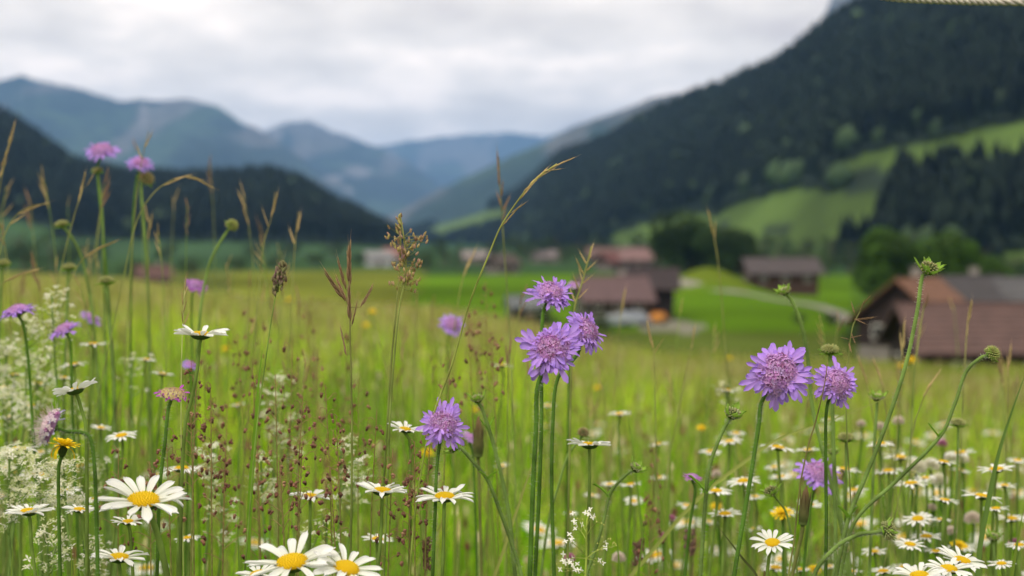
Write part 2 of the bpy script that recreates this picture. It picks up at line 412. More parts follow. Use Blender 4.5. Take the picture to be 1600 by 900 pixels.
# ------------------------------------------------------------------ landmarks for labels
LM = [(862, 500, 'the central scabious trio'), (1218, 586, 'the largest scabious at right'), (1308, 601, 'the smaller scabious at right'),
      (693, 665, 'the scabious left of centre'), (220, 782, 'the large tilted daisy'), (500, 882, 'the daisy pair at bottom edge'),
      (693, 772, 'the daisy with the folded petal'), (595, 768, 'the flat daisy on twin stems'), (313, 523, 'the high side-on daisy'), (98, 700, 'the yellow hawkbit'),
      (84, 668, 'the faded pale scabious'), (1207, 848, 'the small tilted daisy low right'), (1500, 878, 'the bottom right corner daisies'),
      (1386, 829, 'the nodding seed head'), (1452, 418, 'the tallest green seed head'), (1548, 552, 'the round right-edge seed head'),
      (1278, 743, 'the low soft scabious'), (920, 695, 'the side-on daisy right of centre'), (190, 240, 'the two highest scabious'),
      (545, 450, 'the brown brome stalk'), (640, 400, 'the pinkish clustered panicle'), (438, 435, 'the dark compact grass head'),
      (1144, 645, 'the starry green bud'), (930, 840, 'the fine sparse bedstraw'), (706, 508, 'the blurred round scabious'),
      (28, 489, 'the lilac head at left edge'), (1082, 747, 'the small flat pink bud'), (271, 618, 'the half-open magenta scabious'),
      (1386, 740, 'the long forked stems'), (116, 608, 'the upward tilted daisy'), (1226, 454, 'the small bud below the barn')]
used = set()
def near_label(desc, px, py):
    for x, y, ph in sorted(LM, key=lambda q: math.hypot(q[0] - px, q[1] - py))[:9]:
        dx, dy = px - x, py - y
        if math.hypot(dx, dy) < 12: continue
        if abs(dx) > 1.8 * abs(dy): rel = 'right of' if dx > 0 else 'left of'
        elif abs(dy) > 1.8 * abs(dx): rel = 'below' if dy > 0 else 'above'
        else: rel = ('below' if dy > 0 else 'above') + ' and ' + ('right of' if dx > 0 else 'left of')
        for pre in (('just ', '') if math.hypot(dx, dy) < 70 else ('', 'well ')):
            s = f'{desc} {pre}{rel} {ph}'
            if s not in used and len(s.split()) <= 16:
                used.add(s); return s
    return desc
def ulabel(s): used.add(s); return s

# ------------------------------------------------------------------ plant pieces
def smooth_path(pts, n=6):
    pts = [Vector(p) for p in pts]
    if len(pts) < 3: return [pts[0].lerp(pts[-1], i / n) for i in range(n + 1)]
    q = [pts[0] * 2 - pts[1]] + pts + [pts[-1] * 2 - pts[-2]]
    out = []
    for i in range(1, len(q) - 2):
        a, b, c, d = q[i - 1:i + 3]
        for k in range(n):
            t = k / n
            ln = (c - b).length; m0 = (c - a).normalized() * ln; m1 = (d - b).normalized() * ln   # tangents no longer than the span
            out.append(b * (2 * t ** 3 - 3 * t * t + 1) + m0 * (t ** 3 - 2 * t * t + t) + c * (3 * t * t - 2 * t ** 3) + m1 * (t ** 3 - t * t))
    out.append(pts[-1]); return out
def tube(mb, pts, r0, r1=None, k=6, c=(.1, .2, .03), c1=None, mi=0):
    if r1 is None: r1 = r0
    n = len(pts); vs = []; cs = []
    ref = Vector((.3, .9, .2))
    for i, p in enumerate(pts):
        d = (pts[min(i + 1, n - 1)] - pts[max(i - 1, 0)]).normalized()
        a = d.cross(ref).normalized(); b = d.cross(a)
        t = i / (n - 1); r = r0 + (r1 - r0) * t
        for j in range(k):
            th = 2 * math.pi * j / k
            vs.append(p + r * (math.cos(th) * a + math.sin(th) * b))
            cs.append(c if c1 is None else tuple(c[q] + (c1[q] - c[q]) * t for q in range(3)))
    fs = [(i * k + j, i * k + (j + 1) % k, (i + 1) * k + (j + 1) % k, (i + 1) * k + j) for i in range(n - 1) for j in range(k)]
    mb.add(vs, fs, cs, mi)
def spindle(mb, p0, p1, r, k=5, c=(.2, .1, .1), c1=None, prof=((0, .15), (.2, .8), (.5, 1), (.8, .6), (1, .05)), mi=0):
    pts = [p0.lerp(p1, t) for t, _ in prof]
    d = (p1 - p0)
    if d.length < 1e-9: return
    d = d.normalized(); a = d.orthogonal().normalized(); b = d.cross(a)
    vs = []; cs = []
    for (t, s), p in zip(prof, pts):
        for j in range(k):
            th = 6.2832 * j / k
            vs.append(p + r * s * (math.cos(th) * a + math.sin(th) * b))
            cs.append(c if c1 is None else tuple(c[q] + (c1[q] - c[q]) * t for q in range(3)))
    fs = [(i * k + j, i * k + (j + 1) % k, (i + 1) * k + (j + 1) % k, (i + 1) * k + j) for i in range(len(prof) - 1) for j in range(k)]
    mb.add(vs, fs, cs, mi)
def strip(mb, M4, Lh, W, lift=0., bend=.5, cup=.15, nl=7, nw=4, wprof=None, c0=(1, 1, 1), c1=None, notch=0., twist=0., mi=0, groove=0.):
    """a petal-like strip along local +X of matrix M4; bends down by 'bend' radians"""
    wprof = wprof or (lambda t: math.sin(math.pi * min(.97, (.12 + .80 * t))) ** .6)
    x = z = 0; vs = []; cs = []; th = lift; ds = Lh / nl
    for i in range(nl + 1):
        t = i / nl
        hw = W * .5 * wprof(t)
        for j in range(nw + 1):
            s = j / nw * 2 - 1
            yy = s * hw
            zz = cup * W * (s * s) + groove * W * math.cos(s * math.pi * 2.0) * (.3 + .7 * math.sin(math.pi * t))
            sl = twist * t
            ex = -notch * Lh * (math.cos(s * math.pi * 3) * .5 + .5) * (t ** 8) - .10 * Lh * (abs(s) ** 2) * (t ** 6)
            vs.append(M4 @ Vector((x + ex * math.cos(th) - zz * math.sin(th), yy * math.cos(sl), z + ex * math.sin(th) + zz * math.cos(th) + yy * math.sin(sl))))
            cs.append(c0 if c1 is None else tuple(c0[q] + (c1[q] - c0[q]) * t for q in range(3)))
        if i < nl:
            x += ds * math.cos(th); z += ds * math.sin(th); th -= bend / nl
    fs = [(i * (nw + 1) + j, (i + 1) * (nw + 1) + j, (i + 1) * (nw + 1) + j + 1, i * (nw + 1) + j + 1) for i in range(nl) for j in range(nw)]
    mb.add(vs, fs, cs, mi)
def rotz(a): return Matrix.Rotation(a, 4, 'Z')
def roty(a): return Matrix.Rotation(a, 4, 'Y')
def tr(x, y, z): return Matrix.Translation((x, y, z))

# --- oxeye daisy meshes (unit head diameter = 1)
DR = .155
PETALS = []
for i, (bd, lf, tw) in enumerate([(.35, .22, .1), (.75, .42, -.2), (.1, .12, .0), (1.2, .55, .25), (.5, .32, -.1), (-.1, .25, .15), (1.5, .55, -.2)]):
    mb = MB()
    wp = lambda t: (.40 + 1.1 * t * (1 - .50 * t)) if t < .62 else .87 * max(.10, 1 - ((t - .62) / .39) ** 2.6) ** .62
    strip(mb, Matrix.Identity(4), (.37), .118, lf, bd, .12, nl=11, nw=8, wprof=wp, c0=(.74, .77, .66), c1=(.84, .85, .85), notch=.035, twist=tw, groove=.07)
    PETALS.append(mb.mesh('petal', M['petal_white']))
def disc_mesh(seed):
    g = random.Random(seed); mb = MB()
    # low dome
    K = 28; rows = 9; vs = []; cs = []
    for i in range(rows):
        t = i / (rows - 1)
        rr = DR * math.sin(t * math.pi / 2); zz = .075 * math.cos(t * math.pi / 2) - .022 * math.exp(-(rr / .05) ** 2)
        for j in range(K):
            a = 6.2832 * j / K; vs.append((rr * math.cos(a), rr * math.sin(a), zz)); cs.append((.84, .55, .006))
    fs = [(i * K + j, (i + 1) * K + j, (i + 1) * K + (j + 1) % K, i * K + (j + 1) % K) for i in range(rows - 1) for j in range(K)]
    mb.add(vs, fs, cs)
    # disc florets in a golden-angle spiral
    n = 190
    for i in range(n):
        t = math.sqrt((i + .5) / n); a = i * 2.39996
        rr = DR * math.sin(t * math.pi / 2); zz = .075 * math.cos(t * math.pi / 2) - .022 * math.exp(-(rr / .05) ** 2)
        nrm = Vector((math.cos(a) * t, math.sin(a) * t, 1.1 - t * .7)).normalized()
        p = Vector((rr * math.cos(a), rr * math.sin(a), zz)); h = .016 * g.uniform(.8, 1.2) * (.8 + .4 * t)
        c = (.92, .68, .008) if t > .45 else (.86, .67, .015)
        spindle(mb, p - nrm * .004, p + nrm * h, .0075, 4, c, prof=((0, .8), (.55, 1), (1, .45)))
    return mb.mesh('disc', M['disc'])
DISCS = [disc_mesh(1), disc_mesh(2)]
def calyx_mesh():
    mb = MB(); K = 20
    pr = [(-.075, .02), (-.07, .07), (-.05, .13), (-.02, .165), (.008, .172)]
    vs = []; cs = []
    for z, r_ in pr:
        for j in range(K):
            a = 6.2832 * j / K; vs.append((r_ * math.cos(a), r_ * math.sin(a), z)); cs.append((.07, .13, .03))
    fs = [(i * K + j, i * K + (j + 1) % K, (i + 1) * K + (j + 1) % K, (i + 1) * K + j) for i in range(len(pr) - 1) for j in range(K)]
    mb.add(vs, fs, cs)
    for row, (rr, zz, n) in enumerate([(.06, -.078, 12), (.11, -.062, 16), (.15, -.035, 20)]):
        for j in range(n):
            a = 6.2832 * (j + .5 * row) / n
            strip(mb, rotz(a) @ tr(rr, 0, zz), .07, .035, .75, -.5, .1, nl=3, nw=2, c0=(.10, .18, .04), c1=(.05, .07, .03))
    return mb.mesh('calyx', M['leaf'])
CALYX = calyx_mesh()
def petals_ring(seed):
    g = random.Random(seed); mb = MB(); n = g.randint(17, 22)
    for j in range(n):
        a = 6.2832 * (j + g.uniform(-.2, .2)) / n
        wp = lambda t: (.40 + 1.1 * t * (1 - .50 * t)) if t < .62 else .87 * max(.10, 1 - ((t - .62) / .39) ** 2.6) ** .62
        strip(mb, rotz(a) @ tr(.14, 0, 0), .36 * g.uniform(.85, 1.05), .108, g.uniform(0, .3), g.uniform(.1, .9), .1, nl=5, nw=2, wprof=wp, c0=(.76, .78, .68), c1=(.84, .85, .85), notch=.02)
    return mb.mesh('petals', M['petal_white'])
RINGS = [petals_ring(s) for s in range(5)]

# --- field scabious meshes (unit head diameter = 1)
def lobe(mb, m4, Lh, W, g, c0, c1, lift=0, bend=.4, nl=5):
    strip(mb, m4, Lh, W, lift, bend, g.uniform(.05, .25), nl=nl + 2, nw=4, c0=c0, c1=c1, notch=.02, twist=g.uniform(-.5, .5),
          wprof=lambda t: .45 + .62 * t if t < .8 else .96 * math.sqrt(max(.12, 1 - ((t - .8) / .23) ** 2)))
def tint(c, g, k=.12): 
    f = 1 + g.uniform(-k, k); return (min(1, c[0] * f * (1 + g.uniform(-.05, .05))), min(1, c[1] * f), min(1, c[2] * f))
VIO = (.39, .23, .74); VIO2 = (.64, .42, .80); PINK = (.58, .30, .62); PINK2 = (.68, .42, .72)
def outer_floret(seed, cv=VIO, cp=VIO2):
    g = random.Random(seed); mb = MB()
    # tube out of the head
    tube(mb, [Vector((.10, 0, .0)), Vector((.17, 0, .035)), Vector((.23, 0, .05))], .010, .022, 5, cp)
    for k, (a, ll) in enumerate([(-.52, .23), (-.17, .30), (.16, .31), (.50, .23)]):
        lobe(mb, tr(.175, 0, .05) @ rotz(a + g.uniform(-.1, .1)), ll * g.uniform(.8, 1.12), .074 * g.uniform(.75, 1.2), g, tint(cp, g), tint(cv, g, .2), g.uniform(-.25, .45), g.uniform(-.1, .9))
    for a in (2.0, -2.1):
        if g.random() < .8: lobe(mb, tr(.215, 0, .055) @ rotz(a + g.uniform(-.3, .3)), .07, .045, g, tint(PINK, g), tint(cp, g), .9, .6, nl=3)
    return mb
FLOR = [outer_floret(s).mesh('outer_floret', M['petal_purple']) for s in range(6)]
def inner_mesh(seed, dome=.265, n=140, cA=PINK, cB=PINK2, stam=80, hgt=.20, cS=(.62, .40, .62), slen=.05):
    g = random.Random(seed); mb = MB()
    K = 16; rows = 6; vs = []
    for i in range(rows):
        t = i / (rows - 1); rr = dome * .9 * math.sin(t * 1.57); zz = hgt * .75 * math.cos(t * 1.57) - .01
        for j in range(K): a = 6.2832 * j / K; vs.append((rr * math.cos(a), rr * math.sin(a), zz))
    mb.add(vs, [(i * K + j, (i + 1) * K + j, (i + 1) * K + (j + 1) % K, i * K + (j + 1) % K) for i in range(rows - 1) for j in range(K)], (.30, .16, .28))
    for i in range(n):
        t = math.sqrt((i + .5) / n); a = i * 2.39996 + g.uniform(-.1, .1)
        nrm = Vector((math.cos(a) * t * 1.1, math.sin(a) * t * 1.1, 1.15 - t * .75)).normalized()
        p = Vector((dome * t * math.cos(a), dome * t * math.sin(a), hgt * math.sqrt(max(0, 1 - .93 * t * t)) - .03 + g.uniform(-.01, .02)))
        q = nrm.to_track_quat('Z', 'Y').to_matrix().to_4x4()
        m0 = Matrix.Translation(p) @ q @ rotz(g.uniform(0, 6.28))
        cc = tuple(cA[k] + (cB[k] - cA[k]) * g.random() for k in range(3))
        if cA is PINK and t > .6: w_ = (t - .6) * 2.2; cc = tuple(cc[k] * (1 - w_) + VIO2[k] * w_ for k in range(3))
        if g.random() < .05: cc = (.40, .16, .34)
        tube(mb, [p - nrm * .03, p + nrm * .004], .010, .013, 4, cc)
        s = .022 + .026 * t
        for k in range(4):
            strip(mb, m0 @ rotz(k * 1.57 + g.uniform(-.25, .25)) @ tr(.008, 0, 0), s * g.uniform(.8, 1.3), .026 + .012 * t, .55 - .3 * t + g.uniform(-.2, .4), g.uniform(.5, 1.6), .2, nl=2, nw=2, c0=tint(cc, g), c1=tint(cc, g))
    for i in range(stam):
        t = math.sqrt(g.random()) * .98; a = g.uniform(0, 6.28)
        nrm = Vector((math.cos(a) * t + g.uniform(-.3, .3), math.sin(a) * t + g.uniform(-.3, .3), 1.15 - t * .7)).normalized()
        p = Vector((dome * t * math.cos(a), dome * t * math.sin(a), hgt * math.sqrt(max(0, 1 - .93 * t * t)) - .02))
        e = p + nrm * slen * g.uniform(.7, 1.3)
        tube(mb, [p, e], .0028, .0022, 3, cS)
        ax = Vector((g.uniform(-1, 1), g.uniform(-1, 1), g.uniform(-1, 1))).normalized() * .009
        spindle(mb, e - ax, e + ax, .0048, 4, tint((.50, .24, .42), g, .3))
    return mb.mesh('inner_florets', M['petal_purple'])
INNER = [inner_mesh(s) for s in (1, 2, 3)]
def outer_ring(seed, cv=VIO, cp=VIO2, n=13):
    mbb = MB(); g = random.Random(seed)
    for j in range(n):
        f = outer_floret(seed * 50 + j, cv, cp)
        mt = rotz(6.2832 * (j + g.uniform(-.2, .2)) / n) @ roty(g.uniform(-.1, .25))
        mbb.add([mt @ Vector(v) for v in f.v], f.f, f.c)
    return mbb.mesh('outer_florets', M['petal_purple'])
ORING = [outer_ring(s) for s in (1, 2, 3)]
def scab_calyx(seed, cc=(.09, .17, .04), n=10, L_=.24, W_=.10, lift=.25, up=0):
    g = random.Random(seed); mb = MB()
    spindle(mb, Vector((0, 0, -.10)), Vector((0, 0, .06)), .13, 12, (.10, .17, .05), prof=((0, .2), (.25, .7), (.6, 1), (1, 1)))
    for j in range(n):
        a = 6.2832 * j / n + g.uniform(-.15, .15)
        strip(mb, rotz(a) @ tr(.07, 0, -.05 + .03 * (j % 2)), L_ * g.uniform(.8, 1.15), W_, lift + up + g.uniform(-.15, .2), g.uniform(-.1, .4), .15, nl=4, nw=2,
              wprof=lambda t: .8 * (1 - t) ** .7 + .25 * math.sin(3.14 * t) + .03, c0=tint(cc, g), c1=tint(cc, g))
        for q in range(10):
            b = a + g.uniform(-.25, .25); rr = .12 + .2 * g.random()
            p = Vector((math.cos(b) * rr, math.sin(b) * rr, -.04 + g.uniform(-.02, .03) + math.sin(lift + up) * rr * .7))
            tube(mb, [p, p + Vector((math.cos(b) * .02, math.sin(b) * .02, -.045 * g.uniform(.4, 1.2)))], .0025, .001, 3, (.45, .5, .35))
    return mb.mesh('calyx', M['leaf'])
SCAL = [scab_calyx(1), scab_calyx(2)]

# --- seed heads / buds (unit diameter = 1 = width of ball)
def seed_ball(seed, flat=1.0, n=110, cA=(.26, .40, .04), cB=(.42, .54, .10), bristle=.09):
    g = random.Random(seed); mb = MB()
    spindle(mb, Vector((0, 0, -.25)), Vector((0, 0, .27 * flat + .08)), .30, 14, (.08, .12, .03), prof=((0, .3), (.2, .85), (.5, 1), (.8, .75), (1, .1)))
    for i in range(n):
        t = (i + .5) / n; z = 1 - 1.55 * t; a = i * 2.39996
        rr = math.sqrt(max(0, 1 - z * z))
        nrm = Vector((rr * math.cos(a), rr * math.sin(a), z)).normalized()
        p = Vector((nrm.x * .30, nrm.y * .30, nrm.z * .30 * flat + .02))
        c = tuple(cA[k] + (cB[k] - cA[k]) * g.random() for k in range(3))
        spindle(mb, p, p + nrm * .13 * g.uniform(.8, 1.2), .045, 5, c, tint((.42, .42, .20), g, .2), prof=((0, .6), (.5, 1), (.8, .8), (1, .3)))
        for q in range(2):
            d = (nrm + Vector((g.uniform(-.5, .5), g.uniform(-.5, .5), g.uniform(-.5, .5)))).normalized()
            tube(mb, [p + nrm * .12, p + nrm * .12 + d * bristle * .8], .0045, .002, 3, (.36, .40, .14))
    return mb.mesh('seed_cluster', M['leaf'])
def bract_star(seed, n=10, L_=.45, lift=.5, bend=.2, W_=.2, hair=True):
    g = random.Random(seed); mb = MB()
    for j in range(n):
        a = 6.2832 * j / n + g.uniform(-.2, .2)
        l2 = L_ * g.uniform(.8, 1.15); lf = lift + g.uniform(-.2, .2)
        strip(mb, rotz(a) @ tr(.16, 0, -.26 + .05 * (j % 2)), l2 * 1.35, W_ * 1.3, lf, bend + g.uniform(-.3, .3), .2, nl=5, nw=2,
              wprof=lambda t: .75 * (1 - t) ** .65 + .35 * math.sin(3.14 * t) + .02, c0=tint((.24, .44, .04), g), c1=tint((.30, .48, .08), g))
        if hair:
            for q in range(12):
                t = g.random(); p = Vector((math.cos(a) * (.14 + l2 * t * math.cos(lf)), math.sin(a) * (.14 + l2 * t * math.cos(lf)), -.24 + l2 * t * math.sin(lf)))
                d = Vector((g.uniform(-1, 1), g.uniform(-1, 1), -g.random())).normalized() * .07
                tube(mb, [p, p + d], .004, .0015, 3, (.5, .55, .4))
    return mb.mesh('bracts', M['leaf'])
SB = {'ball': (seed_ball(1, cA=(.34, .48, .03), cB=(.50, .62, .10)), bract_star(1, 9, .36, .7, .1)), 'star': (seed_ball(2, .6, 60, (.16, .22, .04), (.30, .20, .14), .05), bract_star(2, 9, .60, .75, -.1, .28)),
      'disc': (seed_ball(3, .35, 80, (.32, .38, .06), (.45, .50, .12), .04), bract_star(3, 10, .32, .2, .1, hair=False)),
      'cup': (seed_ball(4, .35, 60, (.40, .48, .22), (.62, .64, .40), .03), bract_star(4, 9, .56, .95, -.25, .30)),
      'brown': (seed_ball(5, .8, 90, (.35, .16, .09), (.50, .25, .15), .08), bract_star(5, 8, .36, .3, .3)),
      'nod': (seed_ball(6, .9, 120, (.20, .28, .07), (.36, .42, .16), .13), bract_star(6, 11, .5, .95, .15, .17))}

# --- placing helpers
def axis_q(roll, toward, spin=0.):
    """flower axis: up, leaned 'roll' degrees to the right and 'toward' degrees towards the camera"""
    ax = Vector((math.sin(R(roll)), -math.sin(R(toward)) * math.cos(R(roll)), math.cos(R(roll)) * math.cos(R(toward))))
    return ax.normalized().to_track_quat('Z', 'Y').to_matrix().to_4x4() @ rotz(spin)
def path_world(pix, d, root=True):
    pts = [P(p[0], p[1], p[2] if len(p) > 2 else d) for p in pix]
    if root:
        a, b = (pts[-2], pts[-1]) if len(pts) > 1 else (pts[-1] + Vector((0, 0, .1)), pts[-1])
        sl = b - a
        sl = sl / max(abs(sl.z), .02) if sl.z < -.001 else Vector((0, 0, -1))
        z = b.z
        sx = max(-.25, min(.25, sl.x)); sy = max(-.1, min(.1, sl.y))
        e = Vector((b.x + sx * z * .7, b.y + sy * z, 0)); e.z = gzf(e.x, e.y) - .01
        mid = b.lerp(e, .5); mid.x = b.x + sx * .45 * z
        pts += [mid, e]
    return pts
def hairs(mb, pts, rad, n, g, c=(.42, .46, .34), ln=.0012):
    for _ in range(n):
        i = g.randrange(len(pts) - 1); p = pts[i].lerp(pts[i + 1], g.random()); a = g.uniform(0, 6.28)
        d = Vector((math.cos(a), math.sin(a), g.uniform(-.5, .3))).normalized()
        ax = (pts[i + 1] - pts[i]).normalized(); d = (d - ax * d.dot(ax)).normalized()
        tube(mb, [p + d * rad * .7, p + d * (rad + ln * g.uniform(.6, 1.4))], .00007, .00003, 3, c)
STEMC = (.075, .16, .022)
def stem_part(base, pts, r0, r1=None, c=STEMC, c1=None, hairy=0, name='stem', n=6):
    pts = smooth_path(pts, n); mb = MB()
    tube(mb, pts, r0, r1, 7, c, c1)
    if hairy:
        top = [p for p in pts if p.z > CZ - .27] or pts
        hairs(mb, top, r0, hairy, rnd)
    return mb.build(name, M['stem'], base, offset=base.location)
def put(name, me, base, pos, m4, scale):
    m = Matrix.Translation(pos - base.location) @ m4 @ Matrix.Diagonal((scale, scale, scale, 1))
    return link(name, me, base, m)
def node_leaves(base, p, size, seed, c=(.22, .42, .04), n=2, up=.6):
    g = random.Random(seed)
    for k in range(n):
        mb = MB()
        strip(mb, rotz(k * 3.14 + g.uniform(-.5, .5) + (0.2)) , size * g.uniform(.8, 1.2), size * .34, 1.0 * up + .3, g.uniform(-.2, .6), .3, nl=5, nw=2,
              wprof=lambda t: (1 - t) ** .6 + .05, c0=c, c1=c)
        put('leaf', mb.mesh('leaf', M['leaf']), base, p, Matrix.Identity(4), 1)

def daisy(px, py, wpx, d, pix, roll=0, toward=20, label=None, fine=True, overrides=(), group=None, stemr=.0008, seed=None, dark=False):
    """pix: the stem's way down in photo pixels; wpx: head width in photo pixels"""
    seed = seed if seed is not None else int(px * 7 + py)
    g = random.Random(seed)
    c = P(px, py, d); sz = wpx / FPX * d
    toward = toward - (11 if toward > 8 else 5)
    q = axis_q(roll, toward, g.uniform(0, 6.28))
    head_low = c + q.to_3x3() @ Vector((0, 0, -.07)) * sz
    pts = [head_low] + path_world(pix, d)
    base = empty('oxeye_daisy', pts[-1])
    tag(base, label, 'daisy', group or 'oxeye daisies in the meadow')
    stem_part(base, pts, stemr, stemr * 1.1, (.17, .27, .05), (.13, .19, .04), n=4 if fine else 2)
    put('disc', DISCS[seed % 2], base, c, q, sz)
    put('calyx', CALYX, base, c, q, sz)
    if fine:
        n = g.randint(15, 19) if wpx < 120 else g.randint(14, 16)
        for j in range(n):
            a = 6.2832 * (j + g.uniform(-.22, .22)) / n
            me = PETALS[g.choice([0, 0, 1, 2, 2, 4, 4, 5, 3])]
            extra = roty(g.uniform(-.22, .16)) @ Matrix.Rotation(g.uniform(-.35, .35), 4, 'X'); s = g.uniform(.88, 1.06)
            put('petal', me, base, c, q @ rotz(a) @ tr(.14 * sz, 0, g.uniform(-.006, .012) * sz) @ extra, sz * s)
        for (ang, mi, pitch) in overrides:     # petals folded over the disc
            put('petal', PETALS[mi], base, c, q @ rotz(ang) @ tr(.13 * sz, 0, .02 * sz) @ roty(pitch), sz * .85)
    else: put('petals', RINGS[seed % 5], base, c, q, sz)
    return base

def scabious(px, py, wpx, d, pix, roll=0, toward=40, label=None, fine=True, hairy=0, inner=None, ring=None, stemr=.0011, scale_in=1.0, stemc=STEMC, spread=0.0, cal=True, group=None):
    seed = int(px * 5 + py); g = random.Random(seed)
    c = P(px, py, d); sz = wpx / FPX * d
    q = axis_q(roll, toward, g.uniform(0, 6.28))
    low = c + q.to_3x3() @ Vector((0, 0, -.09)) * sz
    pts = [low] + path_world(pix, d)
    base = empty('field_scabious', pts[-1]); tag(base, label, 'scabious', group or 'purple scabious flowers')
    stemr *= .72
    stem_part(base, pts, stemr, stemr * 1.15, tuple(k * 1.15 for k in stemc), stemc, hairy)
    if cal: put('calyx', SCAL[seed % 2], base, c, q, sz)
    put('inner_florets', inner or INNER[seed % 3], base, c, q, sz * scale_in)
    if fine:
        n = 13
        for tier in range(2):
            for j in range(n if tier == 0 else 12):
                nn = n if tier == 0 else 12
                a = 6.2832 * (j + g.uniform(-.25, .25) + .5 * tier) / nn
                m = q @ rotz(a) @ roty(g.uniform(-.25, .55) - .30 * tier) @ Matrix.Rotation(g.uniform(-.4, .4), 4, 'X')
                put('outer_floret', FLOR[g.randrange(6)], base, c, m @ tr(0, 0, .03 * tier * sz), sz * (g.uniform(.80, 1.12) if tier == 0 else g.uniform(.62, .90)))
    else: put('outer_florets', ring or ORING[seed % 3], base, c, q, sz)
    return base

def seedhead(px, py, wpx, d, pix, kind='ball', roll=0, toward=10, label=None, stemr=.0010, hairy=0, nodes=(), stemc=(.16, .25, .06)):
    seed = int(px * 3 + py); g = random.Random(seed)
    c = P(px, py, d); sz = wpx / FPX * d
    q = axis_q(roll, toward, g.uniform(0, 6.28))
    low = c + q.to_3x3() @ Vector((0, 0, -.22)) * sz
    pts = [low] + path_world(pix, d)
    base = empty('scabious_seed_head', pts[-1]); tag(base, label, 'seed head', 'green scabious buds and seed heads')
    stemr *= .78
    stem_part(base, pts, stemr, stemr * 1.15, stemc, None, hairy)
    put('seed_cluster', SB[kind][0], base, c, q, sz)
    put('bracts', SB[kind][1], base, c, q, sz)
    for (nx, ny, s) in nodes: node_leaves(base, P(nx, ny, d), s, seed + nx)
    return base

# ================================================================== foreground flowers (placed where the photo shows them)
F = .665
scabious(862, 549, 122, .655, [(841, 600), (838, 660), (833, 760), (828, 900)], -12, 62, ulabel('largest and lowest scabious head of the close trio in the centre'), hairy=500, stemr=.00145)
scabious(912, 520, 88, .70, [(903, 552), (872, 590), (864, 660), (862, 760), (866, 900)], 38, 55, ulabel('right-hand scabious head of the central trio, turned to the right'), hairy=400, stemr=.0012)
scabious(861, 462, 86, .715, [(849, 488), (846, 560), (846, 660), (842, 780), (836, 900)], 22, 42, ulabel('topmost scabious head of the central trio'), hairy=300, stemr=.0013)
scabious(1215, 586, 126, .655, [(1190, 628), (1186, 660), (1172, 750), (1147, 900)], -8, 66, ulabel('largest scabious head on the right, wide open towards us'), hairy=600, stemr=.0013)
scabious(1306, 601, 90, .68, [(1292, 636), (1290, 700), (1291, 800), (1290, 900)], 6, 62, ulabel('smaller scabious head behind the big one on the right'), hairy=400, stemr=.0011)
scabious(693, 664, 90, .665, [(686, 700), (682, 740), (680, 800), (676, 900)], 4, 58, ulabel('single scabious head beside a white daisy left of centre'), hairy=400, stemr=.0011)
scabious(1278, 742, 84, .82, [(1272, 765), (1262, 820), (1255, 900)], 6, 26, ulabel('low soft scabious head behind a green stem at lower right'), fine=False)
scabious(706, 508, 46, 1.25, [(700, 535), (700, 620), (706, 720)], 10, 50, ulabel('small blurred round scabious head far behind the leaning grass'), fine=False)
scabious(160, 238, 64, 1.12, [(152, 262), (158, 330), (168, 440), (178, 600)], 4, 24, ulabel('tall blurred violet scabious head, the highest in the meadow'), fine=False, stemr=.0011)
scabious(219, 257, 48, 1.12, [(213, 285), (208, 340), (205, 460), (204, 560)], 12, 30, ulabel('tall blurred pink scabious head above a brown seed head'), fine=False, stemr=.0010)
scabious(306, 447, 40, 1.05, [(300, 465), (300, 540), (304, 640)], 30, 30, ulabel('blurred magenta scabious head behind a pale grass spike'), fine=False, ring=outer_ring(9, (.45, .17, .55), (.52, .22, .62)))
scabious(28, 489, 66, .84, [(36, 505), (44, 560), (52, 680)], -14, 8, ulabel('lilac scabious head seen from the side at the left edge'), fine=False)
scabious(102, 517, 58, .88, [(110, 535), (112, 600), (116, 700)], -24, 16, ulabel('deep violet scabious head leaning left above the bedstraw'), fine=False)
scabious(141, 498, 40, 1.15, [(146, 515), (150, 560), (156, 660)], 35, 12, ulabel('small blurred violet scabious head drooping to the right'), fine=False)
pale = inner_mesh(8, .36, 90, (.70, .58, .66), (.80, .70, .66), 130, .24, (.78, .64, .68), .16)
scabious(84, 668, 72, .60, [(104, 674), (125, 675), (140, 683), (147, 720), (150, 780), (153, 900)], -62, 34, ulabel('faded pale scabious head facing left on a bent stem'), fine=False, hairy=300, inner=pale, scale_in=1.12, ring=outer_ring(7, (.58, .54, .78), (.68, .62, .78), 9))
yng = inner_mesh(9, .36, 85, (.62, .52, .22), (.70, .62, .34), 0, .16)
scabious(269, 617, 60, .64, [(263, 640), (258, 690), (250, 760), (246, 880)], 8, 12, ulabel('half-open scabious with magenta rim and cream centre'), fine=False, hairy=300, inner=yng, ring=outer_ring(8, (.42, .09, .44), (.48, .14, .48), 10))
scabious(1082, 747, 36, .78, [(1086, 765), (1078, 820), (1070, 900)], 6, 2, ulabel('small flat pink scabious bud seen side-on above the clover'), fine=False, ring=outer_ring(12, (.56, .22, .60), (.62, .32, .66), 13))
scabious(734, 686, 36, .88, [(738, 705), (742, 780), (745, 880)], 40, 20, ulabel('small pale scabious head half hidden behind a dark bud'), fine=False, ring=outer_ring(13, (.55, .35, .68), (.62, .42, .66), 10))
scabious(896, 446, 26, 1.0, [(896, 462), (890, 540), (888, 640)], 0, 20, ulabel('tiny pale pink scabious beside the topmost central head'), fine=False, ring=outer_ring(14, (.62, .46, .66), (.66, .5, .66), 10))
scabious(297, 571, 30, .95, [(297, 585), (296, 650), (294, 720)], 20, 20, ulabel('tiny pale lilac scabious below the high side-on daisy'), fine=False)

